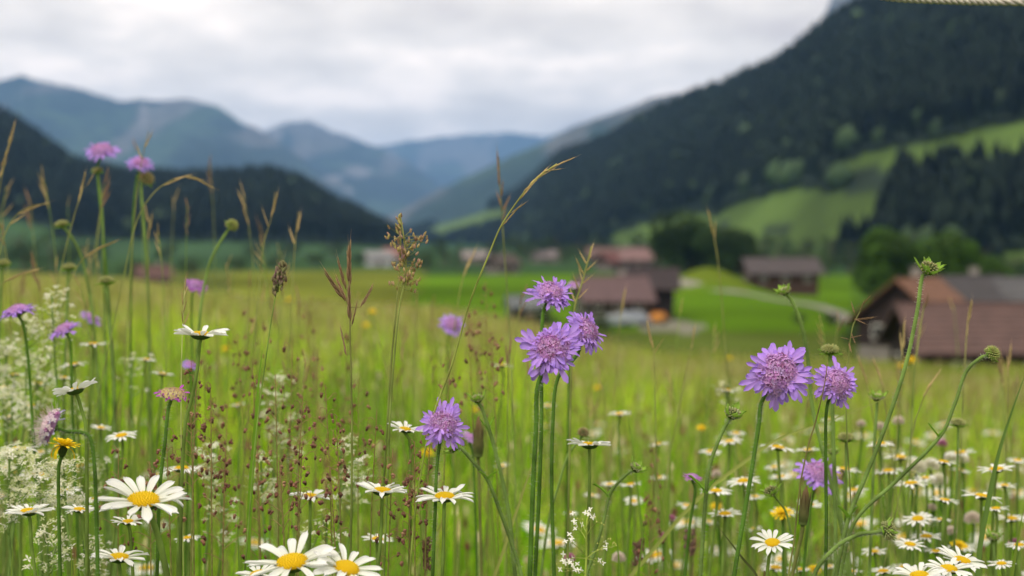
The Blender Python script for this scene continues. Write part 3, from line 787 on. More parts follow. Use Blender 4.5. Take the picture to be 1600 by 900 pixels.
# the long node-forked plants on the right, seed heads
seedhead(1452, 420, 36, .68, [(1441, 432), (1434, 480), (1415, 570), (1382, 670), (1350, 750), (1325, 812), (1306, 900)], 'star', 15, 25, ulabel('tallest open green seed head, dark centred, at upper right'), hairy=500, stemr=.0012, nodes=[(1325, 812, .010)])
seedhead(1549, 553, 30, .70, [(1534, 558), (1510, 580), (1492, 630), (1470, 680), (1400, 752), (1335, 816), (1312, 905)], 'ball', 55, 20, ulabel('round green seed head on a long curved stem at right edge'), hairy=500, stemr=.0011, nodes=[(1466, 683, .008)])
seedhead(1226, 455, 26, .80, [(1236, 468), (1250, 500), (1262, 560), (1270, 640), (1300, 760), (1318, 840)], 'cup', -28, 10, ulabel('small green bud on a bent stem above the largest right scabious'), hairy=200, stemr=.0013)
seedhead(1386, 829, 36, .655, [(1368, 832), (1340, 836), (1305, 856), (1272, 900)], 'nod', 80, 10, ulabel('nodding bristly seed head on an arching stem at lower right'), hairy=500, stemr=.0012)
seedhead(1145, 646, 34, .68, [(1136, 660), (1122, 690), (1108, 730), (1103, 772), (1098, 840), (1094, 905)], 'cup', 16, 25, ulabel('starry green bud left of the largest right scabious stem'), hairy=350, stemr=.0011, nodes=[(1103, 772, .011)])
seedhead(994, 731, 27, .69, [(983, 738), (965, 755), (952, 775), (944, 810), (930, 860), (915, 905)], 'cup', 35, 15, ulabel('small tufted green bud leaning right over a white daisy'), hairy=250, stemr=.0009, nodes=[(951, 778, .010)])
seedhead(911, 676, 22, .82, [(903, 690), (888, 710), (872, 760), (858, 810), (845, 900)], 'brown', 8, 15, ulabel('brownish bristly seed head just above the side-on daisy'), stemr=.0009)
seedhead(746, 623, 26, .74, [(753, 638), (764, 670), (778, 720), (795, 800), (805, 900)], 'cup', -8, 14, ulabel('white-topped green bud above the scabious left of centre'), hairy=200, stemr=.0012, nodes=[(762, 672, .007)])
seedhead(709, 698, 28, .70, [(720, 700), (740, 722), (762, 750), (780, 795), (800, 850), (815, 900)], 'star', -60, -20, ulabel('green calyx turned away, behind the scabious left of centre'), hairy=250, stemr=.0011, nodes=[(762, 750, .008)])
seedhead(1297, 546, 34, .78, [(1297, 562), (1300, 620), (1304, 760), (1306, 880)], 'disc', 0, 6, ulabel('flat green bud rising above the smaller right scabious'), stemr=.0013)
seedhead(362, 353, 24, .98, [(355, 362), (340, 385), (325, 420), (312, 500), (306, 620)], 'ball', 35, 10, ulabel('blurred green seed head leaning right near the dark hillside'), stemr=.0012)
seedhead(96, 350, 24, 1.1, [(104, 360), (118, 380), (130, 410), (146, 500), (156, 640)], 'disc', -12, 6, ulabel('blurred green bud on a stem bent leftwards, upper left'), stemr=.0013)
seedhead(152, 266, 20, 1.12, [(154, 280), (160, 340), (163, 440), (166, 600)], 'disc', 0, 6, ulabel('small green bud directly under the highest violet scabious'), stemr=.0013)
seedhead(229, 279, 28, 1.12, [(221, 290), (225, 350), (231, 440), (234, 560)], 'brown', 30, 25, ulabel('brown ripening seed head touching the tall pink scabious'), stemr=.0013)
seedhead(166, 438, 28, .95, [(168, 452), (172, 510), (178, 600), (180, 720)], 'disc', 0, 4, ulabel('flat yellow-green bud above the blurred white daisies'), stemr=.0016)
seedhead(108, 417, 24, 1.05, [(107, 430), (104, 500), (100, 620)], 'disc', 0, 4, ulabel('flat yellow-green bud left of a similar lower one'), stemr=.0014)
seedhead(5, 411, 24, 1.05, [(3, 425), (0, 500), (-4, 620)], 'disc', 0, 6, ulabel('yellow-green bud cut by the left edge'), stemr=.0013)
seedhead(1371, 621, 26, .82, [(1370, 634), (1366, 700), (1362, 800)], 'cup', 0, 8, ulabel('small green bud right of the smaller right scabious'), stemr=.0011)
seedhead(1497, 660, 28, .86, [(1497, 674), (1496, 720), (1493, 800), (1490, 880)], 'disc', 4, 6, ulabel('yellow-green button bud above the blurred daisies at right'), stemr=.0009)
seedhead(1322, 683, 30, .84, [(1322, 697), (1322, 760), (1320, 860)], 'disc', 0, 6, ulabel('flat green bud below the smaller right scabious'), stemr=.0010)
seedhead(1205, 768, 28, .74, [(1212, 778), (1228, 800), (1240, 860)], 'star', -25, 12, ulabel('green bud left of the low soft scabious'), stemr=.0007)
seedhead(1302, 706, 20, .80, [(1302, 716), (1308, 760), (1316, 820)], 'cup', 0, 8, ulabel('small dark bud right above the low soft scabious'), stemr=.0009)
seedhead(1318, 856, 24, .74, [(1314, 866), (1306, 884), (1300, 910)], 'ball', 20, 10, ulabel('soft green seed head under the arching stem'), stemr=.0010)
seedhead(1552, 839, 26, .82, [(1552, 852), (1556, 900)], 'cup', 0, 8, ulabel('dark green bud above the bottom right corner daisies'), stemr=.0010)
seedhead(1300, 262 + 180, 1, 3.0, [(1300, 470)], 'disc') if False else None

# oxeye daisies, in focus
daisy(225, 783, 152, .62, [(236, 806), (250, 850), (262, 905)], 6, 24, ulabel('large tilted daisy with wide yellow centre at lower left'), overrides=[(-1.75, 6, .2)], stemr=.0013, seed=3)
daisy(457, 880, 150, .60, [(455, 905), (453, 940)], -4, 25, ulabel('large daisy at the bottom edge, left of its pair'), stemr=.0013, seed=4)
daisy(541, 889, 124, .60, [(541, 912), (540, 940)], 14, 27, ulabel('large daisy at the bottom edge, right of its pair'), overrides=[(-1.2, 6, -.3)], stemr=.0012, seed=5)
daisy(403, 897, 74, .64, [(403, 915), (403, 950)], -10, 12, ulabel('daisy peeping in under the bottom edge pair, only its rim seen'), stemr=.001, seed=15)
daisy(186, 872, 96, .655, [(187, 884), (188, 920)], 4, 12, ulabel('small shallow daisy below the large tilted daisy'), seed=6)
daisy(695, 777, 96, .66, [(694, 796), (693, 850), (691, 905)], 2, 17, ulabel('daisy with one petal folded over its centre, below the scabious'), overrides=[(-1.5, 6, .1)], seed=7)
daisy(597, 768, 88, .67, [(597, 784), (595, 840), (588, 905)], 4, 11, ulabel('flat daisy seen edge-on left of the folded-petal daisy'), seed=8)
daisy(485, 776, 70, .74, [(485, 790), (484, 850), (482, 905)], 4, 10, ulabel('softly blurred daisy among quaking grass, lower left of centre'), seed=9)
daisy(314, 524, 92, .66, [(312, 540), (308, 580), (298, 630), (290, 660), (284, 760), (282, 880)], 0, 5, ulabel('highest white daisy, seen from the side with drooping petals'), seed=10)
daisy(118, 611, 76, .66, [(122, 622), (128, 642), (134, 665), (136, 760), (136, 880)], -16, -3, ulabel('daisy tilted away showing its green underside, left'), seed=11)
daisy(921, 696, 76, .72, [(921, 708), (921, 760), (919, 830), (918, 905)], 3, -4, ulabel('side-on daisy right of centre with a dark underside'), seed=12)
daisy(633, 672, 62, .72, [(640, 688), (641, 740), (641, 800), (640, 900)], 10, 8, ulabel('daisy touching the left side of the single scabious'), seed=13)
daisy(45, 800, 78, .66, [(47, 812), (49, 850), (56, 905)], 2, 6, ulabel('shallow daisy low at the left edge'), seed=14)
daisy(124, 797, 56, .70, [(128, 808), (134, 850), (140, 905)], 6, 8, ulabel('small daisy left of the large tilted daisy'), seed=16)
daisy(200, 816, 56, .68, [(203, 828), (206, 870), (208, 905)], 0, 14, ulabel('small curled daisy just under the large tilted daisy'), seed=17)
daisy(1207, 849, 74, .66, [(1203, 862), (1198, 905)], -6, 28, ulabel('small tilted daisy beside the long closed bud, lower right'), seed=18)
daisy(1503, 877, 84, .66, [(1502, 892), (1500, 930)], 10, 18, ulabel('rearmost daisy of the bottom right corner cluster'), seed=19)
daisy(1482, 890, 84, .64, [(1482, 905), (1482, 940)], 0, 20, ulabel('middle daisy of the bottom right corner cluster'), seed=20)
daisy(1436, 900, 90, .63, [(1436, 920), (1436, 950)], -8, 14, ulabel('leftmost daisy of the bottom right corner cluster'), seed=21)
# softer daisies a little further back
soft = [(190, 681, 54, .84, 30), (284, 733, 70, .80, 4), (293, 841, 44, .82, 8), (590, 843, 56, .80, 10), (146, 538, 46, 1.0, 6), (115, 570, 48, 1.0, 4), (254, 585, 40, 1.0, 12), (229, 562, 34, 1.05, 8),
        (784, 571, 38, 1.15, 4), (968, 647, 40, 1.05, 10), (1029, 694, 34, 1.1, 12), (953, 757, 36, .98, 10), (985, 757, 38, .95, 12), (990, 783, 34, 1.05, 40), (1030, 746, 30, 1.15, 20), (1162, 752, 58, .88, 22),
        (1216, 700, 60, .88, 6), (1262, 704, 42, .95, 4), (1140, 690, 44, .98, 20), (1110, 706, 40, 1.05, 20), (1150, 677, 34, 1.1, 24), (1388, 736, 52, .95, 4), (1424, 756, 62, .88, 12), (1446, 747, 38, .95, 18),
        (1476, 782, 50, .85, 12), (1534, 776, 66, .82, 14), (1556, 795, 44, .84, 12), (1557, 734, 66, .85, 6), (1570, 759, 40, .92, 6), (1434, 811, 54, .86, 30), (1470, 812, 36, .9, 12), (1422, 851, 52, .82, 26),
        (1463, 862, 44, .86, 14), (1565, 881, 46, .78, 20), (1592, 852, 46, .82, 10), (1220, 745, 40, 1.0, 10), (1210, 730, 34, 1.1, 10), (1265, 788, 44, .95, 30), (1225, 800, 46, .95, 20), (925, 774, 30, 1.1, 14),
        (1073, 790, 36, 1.05, 20), (892, 802, 26, 1.15, 20), (785, 728, 28, 1.1, 20), (855, 634, 30, 1.2, 10), (372, 632, 26, 1.2, 10), (30, 702, 62, .82, 6), (60, 742, 62, .80, 8), (96, 768, 64, .80, 8), (14, 652, 40, 1.0, 6),
        (50, 635, 42, 1.0, 8), (22, 586, 46, 1.05, 4), (60, 600, 40, 1.1, 4), (75, 655, 40, 1.0, 6), (150, 780, 40, .9, 10), (1178, 826, 30, 1.0, 10), (1108, 815, 28, 1.1, 20), (1300, 560 + 95, 40, 1.1, 4), (1136, 610, 40, 1.1, 4),
        (1180, 776, 36, .98, 10), (1366, 862, 44, .9, 10), (1380, 893, 50, .84, 14), (1330, 893, 40, .86, 12), (1250, 890, 36, .9, 12), (1296, 885, 30, .95, 12), (1590, 720, 40, 1.0, 6), (1500, 735, 36, 1.05, 8)]
g9 = random.Random(9)
for i in range(34):
    x, y = g9.uniform(1090, 1620), g9.uniform(690, 895)
    if min(math.hypot(x - q[0], y - q[1]) for q in soft) < 24: continue
    soft.append((x, y, g9.uniform(44, 66), g9.uniform(.85, 1.05), g9.uniform(4, 20)))
for i in range(12):
    x, y = g9.uniform(-5, 180), g9.uniform(560, 780)
    if min(math.hypot(x - q[0], y - q[1]) for q in soft) > 24: soft.append((x, y, g9.uniform(36, 48), g9.uniform(.9, 1.1), g9.uniform(4, 16)))
for (x, y, wd, d, tw) in soft:
    pix = [(x + rnd.uniform(-3, 3), y + 20), (x + rnd.uniform(-10, 10), y + 110)]
    daisy(x, y, wd, d, pix, rnd.uniform(-9, 9), tw * .7, near_label('soft blurred daisy', x, y), fine=False, stemr=.0009)
gback = random.Random(5)
# scattered farther daisies
k = 0
while k < 60:
    left = gback.random() < .3
    d = gback.uniform(1.2, 3.2)
    x = gback.uniform(-30, 420) if left else gback.uniform(840, 1640)
    h = gback.uniform(.36, .47)
    py_ = 375 + (CZ - h + .05 * d) * FPX / d
    y = py_
    if y < 575 or y > 890: continue
    daisy(x, y, .042 / d * FPX, d, [(x + gback.uniform(-4, 4), y + 40), (x + gback.uniform(-8, 8), y + 90)], gback.uniform(-12, 12), gback.uniform(0, 22),
          near_label('small distant daisy', x, y), fine=False, stemr=.001); k += 1

# ------------------------------------------------------------------ yellow flowers, clover
def hawkbit_mesh(seed, droop=False):
    g = random.Random(seed); mb = MB()
    for ringi, (n, r0, ll, lf) in enumerate([(16, .10, .42, .25), (13, .07, .34, .6), (9, .04, .24, .95)]):
        for j in range(n):
            a = 6.2832 * (j + g.uniform(-.3, .3)) / n
            strip(mb, rotz(a) @ tr(r0, 0, .02 * ringi), ll * g.uniform(.85, 1.1), .10, lf + g.uniform(-.15, .15), g.uniform(.1, .9), .2, nl=4, nw=2, wprof=lambda t: .6 + .4 * t, c0=(.78, .50, .005), c1=(.90, .68, .01), notch=.05)
    if droop:
        for a in (2.6, -2.4, .1):
            strip(mb, rotz(a) @ tr(.10, 0, -.02), .5, .12, -.3, 2.2 if a != .1 else 1.6, .2, nl=6, nw=2, wprof=lambda t: .6 + .4 * t, c0=(.78, .50, .005), c1=(.90, .68, .01), notch=.05)
    return mb.mesh('petals', M['disc'])
HB = [hawkbit_mesh(1, True), hawkbit_mesh(2)]
def hb_calyx():
    mb = MB(); spindle(mb, Vector((0, 0, -.34)), Vector((0, 0, .04)), .14, 10, (.04, .07, .02), prof=((0, .35), (.4, .9), (1, 1)))
    for j in range(12): strip(mb, rotz(j * .5236) @ tr(.10, 0, -.28), .26, .07, 1.35, .1, .1, nl=3, nw=2, wprof=lambda t: 1 - t + .1, c0=(.05, .09, .02))
    return mb.mesh('calyx', M['leaf'])
HBC = hb_calyx()
def hawkbit(px, py, wpx, d, pix, roll, toward, label, v=1):
    c = P(px, py, d); sz = wpx / FPX * d; q = axis_q(roll, toward, px)
    pts = [c + q.to_3x3() @ Vector((0, 0, -.3)) * sz] + path_world(pix, d)
    b = empty('yellow_hawkbit', pts[-1]); tag(b, label, 'yellow flower', 'yellow meadow flowers')
    stem_part(b, pts, .0009); put('petals', HB[v], b, c, q, sz); put('calyx', HBC, b, c, q, sz)
hawkbit(99, 697, 52, .70, [(92, 730), (92, 800), (94, 890)], 8, -4, ulabel('ragged yellow hawkbit with drooping petals beside the faded scabious'), 0)
for x, y, wd, d in [(1222, 803, 36, .86), (1498, 852, 26, .9), (1273, 890, 22, .9), (1119, 791, 20, 1.1), (1096, 669, 17, 1.3), (582, 487, 14, 2.2), (572, 508, 12, 2.6), (1424, 563, 20, 1.8), (1408, 572, 14, 2.0), (742, 640, 12, 2.0), (933, 606, 12, 2.2), (452, 468, 10, 3), (352, 545, 13, 2.2), (668, 708, 22, 1.3), (1140, 560, 10, 2.6)]:
    hawkbit(x, y, wd, d, [(x + 1, y + 18), (x + rnd.uniform(-6, 6), y + 80)], rnd.uniform(-15, 15), 25, near_label('blurred yellow flower', x, y))
def clover_mesh(seed, c0, c1):
    g = random.Random(seed); mb = MB()
    for i in range(90):
        t = (i + .5) / 90; z = 1 - 1.5 * t; a = i * 2.39996; rr = math.sqrt(max(0, 1 - z * z))
        n_ = Vector((rr * math.cos(a), rr * math.sin(a), z))
        d = (n_ + Vector((0, 0, .6))).normalized()
        spindle(mb, n_ * .22, n_ * .30 + d * .22 * g.uniform(.8, 1.2), .05, 4, c0, c1)
    return mb.mesh('florets', M['petal_purple'])
CLV = [clover_mesh(1, (.45, .22, .30), (.55, .20, .36)), clover_mesh(2, (.62, .60, .44), (.76, .64, .58)), clover_mesh(3, (.70, .70, .46), (.82, .80, .68))]
def clover(px, py, wpx, d, v, label):
    c = P(px, py, d); sz = wpx / FPX * d; q = axis_q(rnd.uniform(-12, 12), 5, px)
    pts = [c + q.to_3x3() @ Vector((0, 0, -.2)) * sz] + path_world([(px + 1, py + 20), (px + rnd.uniform(-8, 8), py + 80)], d)
    b = empty('clover_flower', pts[-1]); tag(b, label, 'clover', 'blurred clover heads')
    stem_part(b, pts, .0009); put('florets', CLV[v], b, c, q, sz)
for x, y, wd, d, v in [(1049, 811, 18, 1.0, 0), (967, 873, 28, .9, 1), (1037, 838, 18, 1.0, 0), (1404, 659, 24, 1.1, 1), (1346, 663, 18, 1.15, 1), (1375, 668, 22, 1.15, 1), (1472, 694, 22, 1.2, 0), (1486, 716, 28, 1.05, 2), (1504, 719, 26, 1.05, 2),
                       (1432, 732, 40, .98, 2), (1455, 728, 34, 1.0, 2), (1468, 752, 34, .98, 2), (1440, 815, 34, 1.0, 2), (1520, 812, 34, 1.0, 1), (1456, 794, 20, 1.0, 1), (1486, 831, 24, .95, 1), (1120, 742, 20, 1.1, 1), (1585, 850, 24, .95, 0), (890, 873, 24, .85, 0)]:
    clover(x, y, wd * .82, d, v, near_label(['dusky pink clover head', 'pale pink clover head', 'cream clover head'][v], x, y))

# ------------------------------------------------------------------ bedstraw (creamy froth)
def bedstraw(px, top, bot, wpx, d, n, label, bright=1.0, seed=0, g2=1.0):
    g = random.Random(seed * 17 + px); mb = MB(); sb = MB()
    rootp = path_world([(px, bot), (px + g.uniform(-8, 8), bot + 60)], d)
    b = empty('bedstraw_plant', rootp[-1]); tag(b, label, 'bedstraw', 'creamy white bedstraw plants')
    axis = smooth_path([P(px + g.uniform(-5, 5), top, d)] + rootp, 4)
    tube(sb, axis, .0006, .0009, 5, (.16, .26, .06))
    H = bot - top
    clumps = []
    nc = max(4, int(H / 26))
    for i in range(nc * 3):
        t = (i + .5) / (nc * 3); y = top + H * t
        half = wpx * .5 * (.22 + .9 * math.sin(math.pi * min(1, .12 + .8 * t)))
        x = px + g.choice((-1, 1)) * g.uniform(.15, 1) * half
        dd = d + g.uniform(-1, 1) * half / FPX * d
        e = P(x, y - g.uniform(2, 12), dd); s = P(px, y + 12, d)
        tube(sb, smooth_path([s, s.lerp(e, .6) + Vector((0, 0, -.002)), e], 3), .0004, .0003, 4, (.22, .33, .09))
        clumps.append((e, g.uniform(.5, 1.0)))
    clumps.append((axis[0], .8))
    for _ in range(int(n * .30)):
        c, s = g.choice(clumps)
        rr = .0044 * s * g2
        p = c + Vector((g.gauss(0, 1), g.gauss(0, 1), g.gauss(0, .65))) * rr
        nn = Vector((g.uniform(-.6, .6), g.uniform(-.9, .3), 1)).normalized()
        m0 = Matrix.Translation(p) @ nn.to_track_quat('Z', 'Y').to_matrix().to_4x4() @ rotz(g.uniform(0, 1.57))
        cc = g.choice([(.74, .75, .56), (.80, .80, .68), (.66, .68, .42), (.50, .56, .26)]); cc = tuple(v * bright * .9 for v in cc)
        s_ = g.uniform(.0014, .0024)
        vs = [m0 @ Vector((0, 0, 0))]
        for k2 in range(4):
            a = k2 * 1.5708
            vs += [m0 @ Vector((math.cos(a - .38) * s_ * .7, math.sin(a - .38) * s_ * .7, s_ * .15)), m0 @ Vector((math.cos(a) * s_ * 1.25, math.sin(a) * s_ * 1.25, s_ * .1)), m0 @ Vector((math.cos(a + .38) * s_ * .7, math.sin(a + .38) * s_ * .7, s_ * .15))]
        mb.add(vs, [(0, 1 + 3 * k2, 2 + 3 * k2, 3 + 3 * k2) for k2 in range(4)], cc)
    sb.build('stem', M['stem'], b, offset=b.location); mb.build('blossoms', M['cream'], b, smooth=False, offset=b.location)
    return b
for i, (x, t, bt, wd, d, n, g2) in enumerate([(86, 462, 560, 40, .92, 420, 1.0), (40, 500, 640, 78, .95, 800, 1.2), (10, 540, 680, 70, .98, 700, 1.2), (55, 560, 680, 74, .98, 560, 1.2), (110, 600, 700, 50, 1.05, 260, 1.1), (20, 620, 740, 80, .92, 620, 1.2),
                                          (14, 712, 830, 64, .76, 620, 1.0), (62, 738, 800, 60, .76, 420, 1.0), (104, 728, 800, 74, .74, 640, 1.0), (76, 822, 900, 54, .72, 330, .9), (30, 700, 760, 44, .8, 260, .9), (134, 845, 905, 34, .74, 140, .9),
                                          (432, 590, 690, 60, 1.0, 300, 1.0), (410, 720, 790, 34, .85, 220, .9), (450, 650, 720, 46, 1.0, 150, .9), (530, 690, 790, 60, .82, 240, .9), (508, 805, 900, 30, .80, 110, .8), (345, 760, 860, 44, .84, 160, .9), (330, 700, 760, 50, .86, 200, .9),
                                          (205, 560, 620, 40, 1.05, 130, 1.0), (550, 740, 800, 40, .9, 150, .9), (480, 830, 900, 40, .78, 80, .8), (1138, 602, 640, 44, 1.1, 130, 1.1), (155, 860, 920, 40, .8, 120, .9), (170, 720, 790, 40, .9, 120, 1.0)]):
    bedstraw(x, t, bt, wd, d, n, near_label('creamy white bedstraw froth', x, (t + bt) / 2), seed=i, g2=g2)
# sparse one in focus
def fine_bedstraw():
    g = random.Random(4); d = .66
    pts = path_world([(917, 815), (916, 870), (914, 910)], d)
    b = empty('bedstraw_plant', pts[-1]); tag(b, ulabel('sparse fine bedstraw with star blossoms at bottom centre'), 'bedstraw', 'creamy white bedstraw plants')
    sb = MB(); mb = MB()
    tube(sb, smooth_path([P(921, 800, d)] + pts, 4), .0004, .0006, 5, (.36, .46, .08))
    tips = []
    for (x0, y0, x1, y1) in [(916, 873, 888, 874), (916, 873, 935, 880), (916, 873, 938, 858), (917, 870, 890, 845), (917, 835, 905, 812), (918, 835, 933, 816), (916, 825, 926, 805), (914, 895, 888, 893), (914, 895, 880, 888), (938, 858, 955, 856), (918, 850, 908, 830), (936, 858, 945, 848), (914, 898, 900, 890)]:
        a, e = P(x0, y0, d), P(x1, y1, d + g.uniform(-.01, .01))
        tube(sb, smooth_path([a, a.lerp(e, .5) + Vector((0, 0, .0006)), e], 3), .00025, .0002, 4, (.38, .46, .10))
        for q in range(5):
            t = e + Vector((g.uniform(-1, 1), g.uniform(-1, 1), g.uniform(-.3, 1))) * .0032
            tube(sb, [e, t], .00013, .0001, 3, (.40, .48, .12)); tips.append(t)
    for t in tips:
        if g.random() < .4:
            spindle(mb, t - Vector((0, 0, .0003)), t + Vector((0, 0, .0004)), .0004, 5, (.62, .62, .18)); continue
        nn = Vector((g.uniform(-.8, .8), -.6, g.uniform(.1, 1))).normalized()
        m0 = Matrix.Translation(t) @ nn.to_track_quat('Z', 'Y').to_matrix().to_4x4() @ rotz(g.uniform(0, 1.57))
        for k2 in range(4): strip(mb, m0 @ rotz(k2 * 1.5708), .0016, .0008, .1, .3, .1, nl=2, nw=2, c0=(.84, .84, .74))
    sb.build('stem', M['stem'], b, offset=b.location); mb.build('blossoms', M['cream'], b, offset=b.location)
fine_bedstraw()

# ------------------------------------------------------------------ quaking grass
def briza(px, top, d, seed, spread=34, H=190, n=22, label=None):
    g = random.Random(seed); lean = g.uniform(-14, 14)
    root = path_world([(px + lean * .3, top + H), (px + lean * .5, top + H + 90)], d)
    b = empty('quaking_grass', root[-1]); tag(b, label, 'quaking grass', 'quaking grass stalks with purple brown spikelets')
    ax = smooth_path([P(px - lean * .3, top, d), P(px, top + H * .5, d)] + root, 4)
    sb = MB(); mb = MB()
    tube(sb, ax, .0002, .0006, 5, (.30, .20, .09), (.19, .27, .05))
    sc_ = d / .66
    for i in range(n):
        t = ((i + g.random()) / n) ** .9
        y0 = top + H * t; sp = spread * (.25 + .85 * t)
        xx = px + (1 if i % 2 else -1) * g.uniform(.25, 1) * sp; yy = y0 - g.uniform(.1, .75) * sp
        s = P(px, y0, d); e = P(xx, yy, d + g.uniform(-1, 1) * sp / FPX * d)
        dr = e + Vector((g.uniform(-.001, .001), 0, -g.uniform(.0015, .004)))
        mid = s.lerp(e, .6) + Vector((0, 0, .001))
        tube(sb, smooth_path([s, mid, e, dr], 3), .00019, .00013, 3, (.32, .2, .1))
        for rep in range(g.choice((1, 1, 1, 2, 2))):
            p0 = dr + (Vector((g.uniform(-1, 1), g.uniform(-1, 1), g.uniform(-.6, .8))) * .0028 if rep else Vector())
            dn = Vector((g.uniform(-.5, .5), g.uniform(-.5, .5), -1)).normalized()
            ln = g.uniform(.0020, .0032) * sc_ ** .5
            cc = g.choice([(.17, .075, .05), (.25, .12, .075), (.13, .06, .045), (.34, .20, .11), (.22, .09, .07)])
            # overlapping scales
            for q in range(3):
                sd_ = Vector((g.uniform(-1, 1), g.uniform(-1, 1), 0)) * ln * .14
                spindle(mb, p0 + sd_ + dn * ln * .22 * q, p0 + sd_ * 1.4 + dn * ln * (.5 + .25 * q), ln * (.36 - .05 * q), 5, tint(cc, g, .25), tint((.40, .26, .16), g, .3) if q == 0 else None)
    sb.build('stem', M['dry'], b, offset=b.location); mb.build('spikelets', M['dry'], b, offset=b.location)
gb = random.Random(21)
spots = [(305, 560, .74), (330, 600, .68), (352, 640, .80), (375, 520, .95), (398, 560, .78), (415, 500, 1.0), (432, 585, .74), (455, 530, .85), (470, 620, .70), (495, 545, .95), (512, 600, .74), (528, 650, .70), (560, 590, .85), (585, 640, .72), (470, 690, .665),
         (440, 720, .665), (405, 690, .72), (350, 700, .67), (300, 650, .68), (262, 640, .67), (648, 690, .665), (670, 650, .70), (640, 740, .70), (700, 560, .82), (735, 480, .92), (770, 520, .88), (760, 440, 1.05), (610, 700, .68), (520, 730, .68), (235, 720, .68), (390, 480, 1.1), (540, 500, 1.15), (1015, 770, .85), (1020, 690, 1.0), (185, 700, .72), (320, 520, .98), (480, 480, 1.2)]
for i, (x, y, d) in enumerate(spots):
    briza(x, y, d, 100 + i, spread=gb.uniform(22, 40) * (.66 / d) ** .5, H=gb.uniform(110, 200), n=gb.randint(9, 15), label=near_label('quaking grass with brown spikelets', x, y + 60))

# ------------------------------------------------------------------ individual grass stalks
def spikelet_mesh(seed, ln, r_, cA, cB, awn=.3):
    """brome-like spikelet along +Z with overlapping scales and awns"""
    g = random.Random(seed); mb = MB(); n = 7
    for i in range(n):
        z = ln * .82 * i / n; s = (-1) ** i
        a = Vector((s * r_ * .25, 0, z)); e = Vector((s * r_ * (.9 - .5 * i / n), g.uniform(-.2, .2) * r_, z + ln * .34))
        spindle(mb, a, e, r_ * (.62 - .25 * i / n), 5, tint(cA, g, .2), tint(cB, g, .2))
        if awn: tube(mb, [e, e + Vector((s * r_ * .3, 0, ln * awn))], r_ * .07, r_ * .02, 3, cB)
    return mb.mesh('spikelet', M['dry'])
BR = [spikelet_mesh(i, 1, .056, (.20, .11, .07), (.36, .25, .14), .22) for i in range(3)]
TAN = [spikelet_mesh(i + 5, 1, .044, (.42, .33, .13), (.58, .44, .22), .25) for i in range(3)]
def stalk(name, cat, label, d, pix, r0, c, spk, meshes, c1=None, group='tall flowering grass stalks', root=True):
    """spk: list of (x0,y0,x1,y1) spikelets in photo pixels"""
    pts = path_world(pix, d)
    b = empty(name, pts[-1]); tag(b, label, cat, group)
    mb = MB(); tube(mb, smooth_path(pts, 5), r0 * .5, r0, 6, c, c1); 
    for i, (x0, y0, x1, y1) in enumerate(spk):
        a, e = P(x0, y0, d), P(x1, y1, d + rnd.uniform(-.006, .006))
        # pedicel joins the spikelet to the stalk
        v = (e - a); ln = v.length
        near = min(smooth_path(pts, 5), key=lambda p: (p - (a - v * .1)).length)
        tube(mb, [near, a], r0 * .25, r0 * .22, 4, c)
        put('spikelet', meshes[i % len(meshes)], b, a, v.to_track_quat('Z', 'Y').to_matrix().to_4x4() @ rotz(rnd.uniform(0, 3)), ln)
    mb.build('stem', M['stem'], b, offset=b.location)
    return b
stalk('brome_grass', 'grass', ulabel('long grass stalk leaning right with a golden arching tip'), .665, [(870, 256), (835, 282), (806, 318), (782, 355), (765, 395), (735, 470), (706, 570), (680, 640), (665, 700), (650, 790), (640, 900)], .0006, (.30, .30, .08),
      [(862, 262, 898, 246), (848, 270, 882, 252), (838, 280, 868, 262), (828, 288, 856, 262), (818, 300, 842, 278), (810, 314, 832, 288), (848, 268, 876, 264), (800, 332, 822, 316), (792, 345, 812, 322), (786, 352, 800, 335)], TAN, (.24, .34, .06))
stalk('brome_grass', 'grass', ulabel('upright brome stalk with dark brown split spikelets'), .67, [(546, 400), (546, 470), (547, 520), (549, 600), (550, 700), (549, 800), (547, 900)], .0007, (.22, .20, .07),
      [(545, 448, 546, 376), (540, 452, 527, 402), (538, 470, 505, 420), (541, 472, 524, 430), (546, 505, 545, 440), (564, 480, 584, 444), (550, 508, 558, 472), (541, 555, 532, 510), (545, 430, 543, 392)], BR, (.17, .27, .05))
stalk('brome_grass', 'grass', ulabel('slender grass spike with pale overlapping scales above the high daisy'), .68, [(289, 440), (287, 480), (285, 520), (283, 620), (284, 760), (287, 900)], .0004, (.50, .50, .22),
      [(286, 505, 284, 485), (286, 490, 292, 468), (286, 478, 284, 456), (287, 465, 293, 448), (288, 455, 291, 432), (285, 512, 296, 488)], TAN, (.30, .42, .08))
stalk('fescue_grass', 'grass', ulabel('thin dark grass stem crossing in front of the smaller right scabious'), .63, [(1290, 592), (1284, 620), (1274, 660), (1262, 700), (1250, 760), (1240, 850), (1232, 900)], .0005, (.17, .12, .05), [(1290, 592, 1293, 566)], BR, (.20, .24, .06))
stalk('fescue_grass', 'grass', ulabel('small open grass panicle near the reddish roofed house'), .72, [(1352, 468), (1344, 486), (1332, 512), (1326, 560), (1322, 640), (1330, 800)], .0004, (.18, .17, .06),
      [(1349, 475, 1360, 462), (1344, 486, 1350, 470), (1336, 500, 1366, 496), (1335, 498, 1352, 506), (1335, 490, 1330, 472), (1328, 528, 1346, 524), (1326, 535, 1330, 550), (1326, 530, 1314, 527), (1330, 520, 1336, 536)], BR, (.18, .26, .06))
stalk('fescue_grass', 'grass', ulabel('thin grass stalk with dark tip rising right of centre line'), .95, [(779, 245), (782, 300), (787, 380), (794, 480), (800, 620), (803, 700)], .0006, (.18, .17, .07),
      [(780, 290, 777, 236), (783, 310, 786, 282), (785, 330, 797, 306), (786, 345, 790, 322), (784, 325, 776, 300)], BR, (.22, .34, .08))
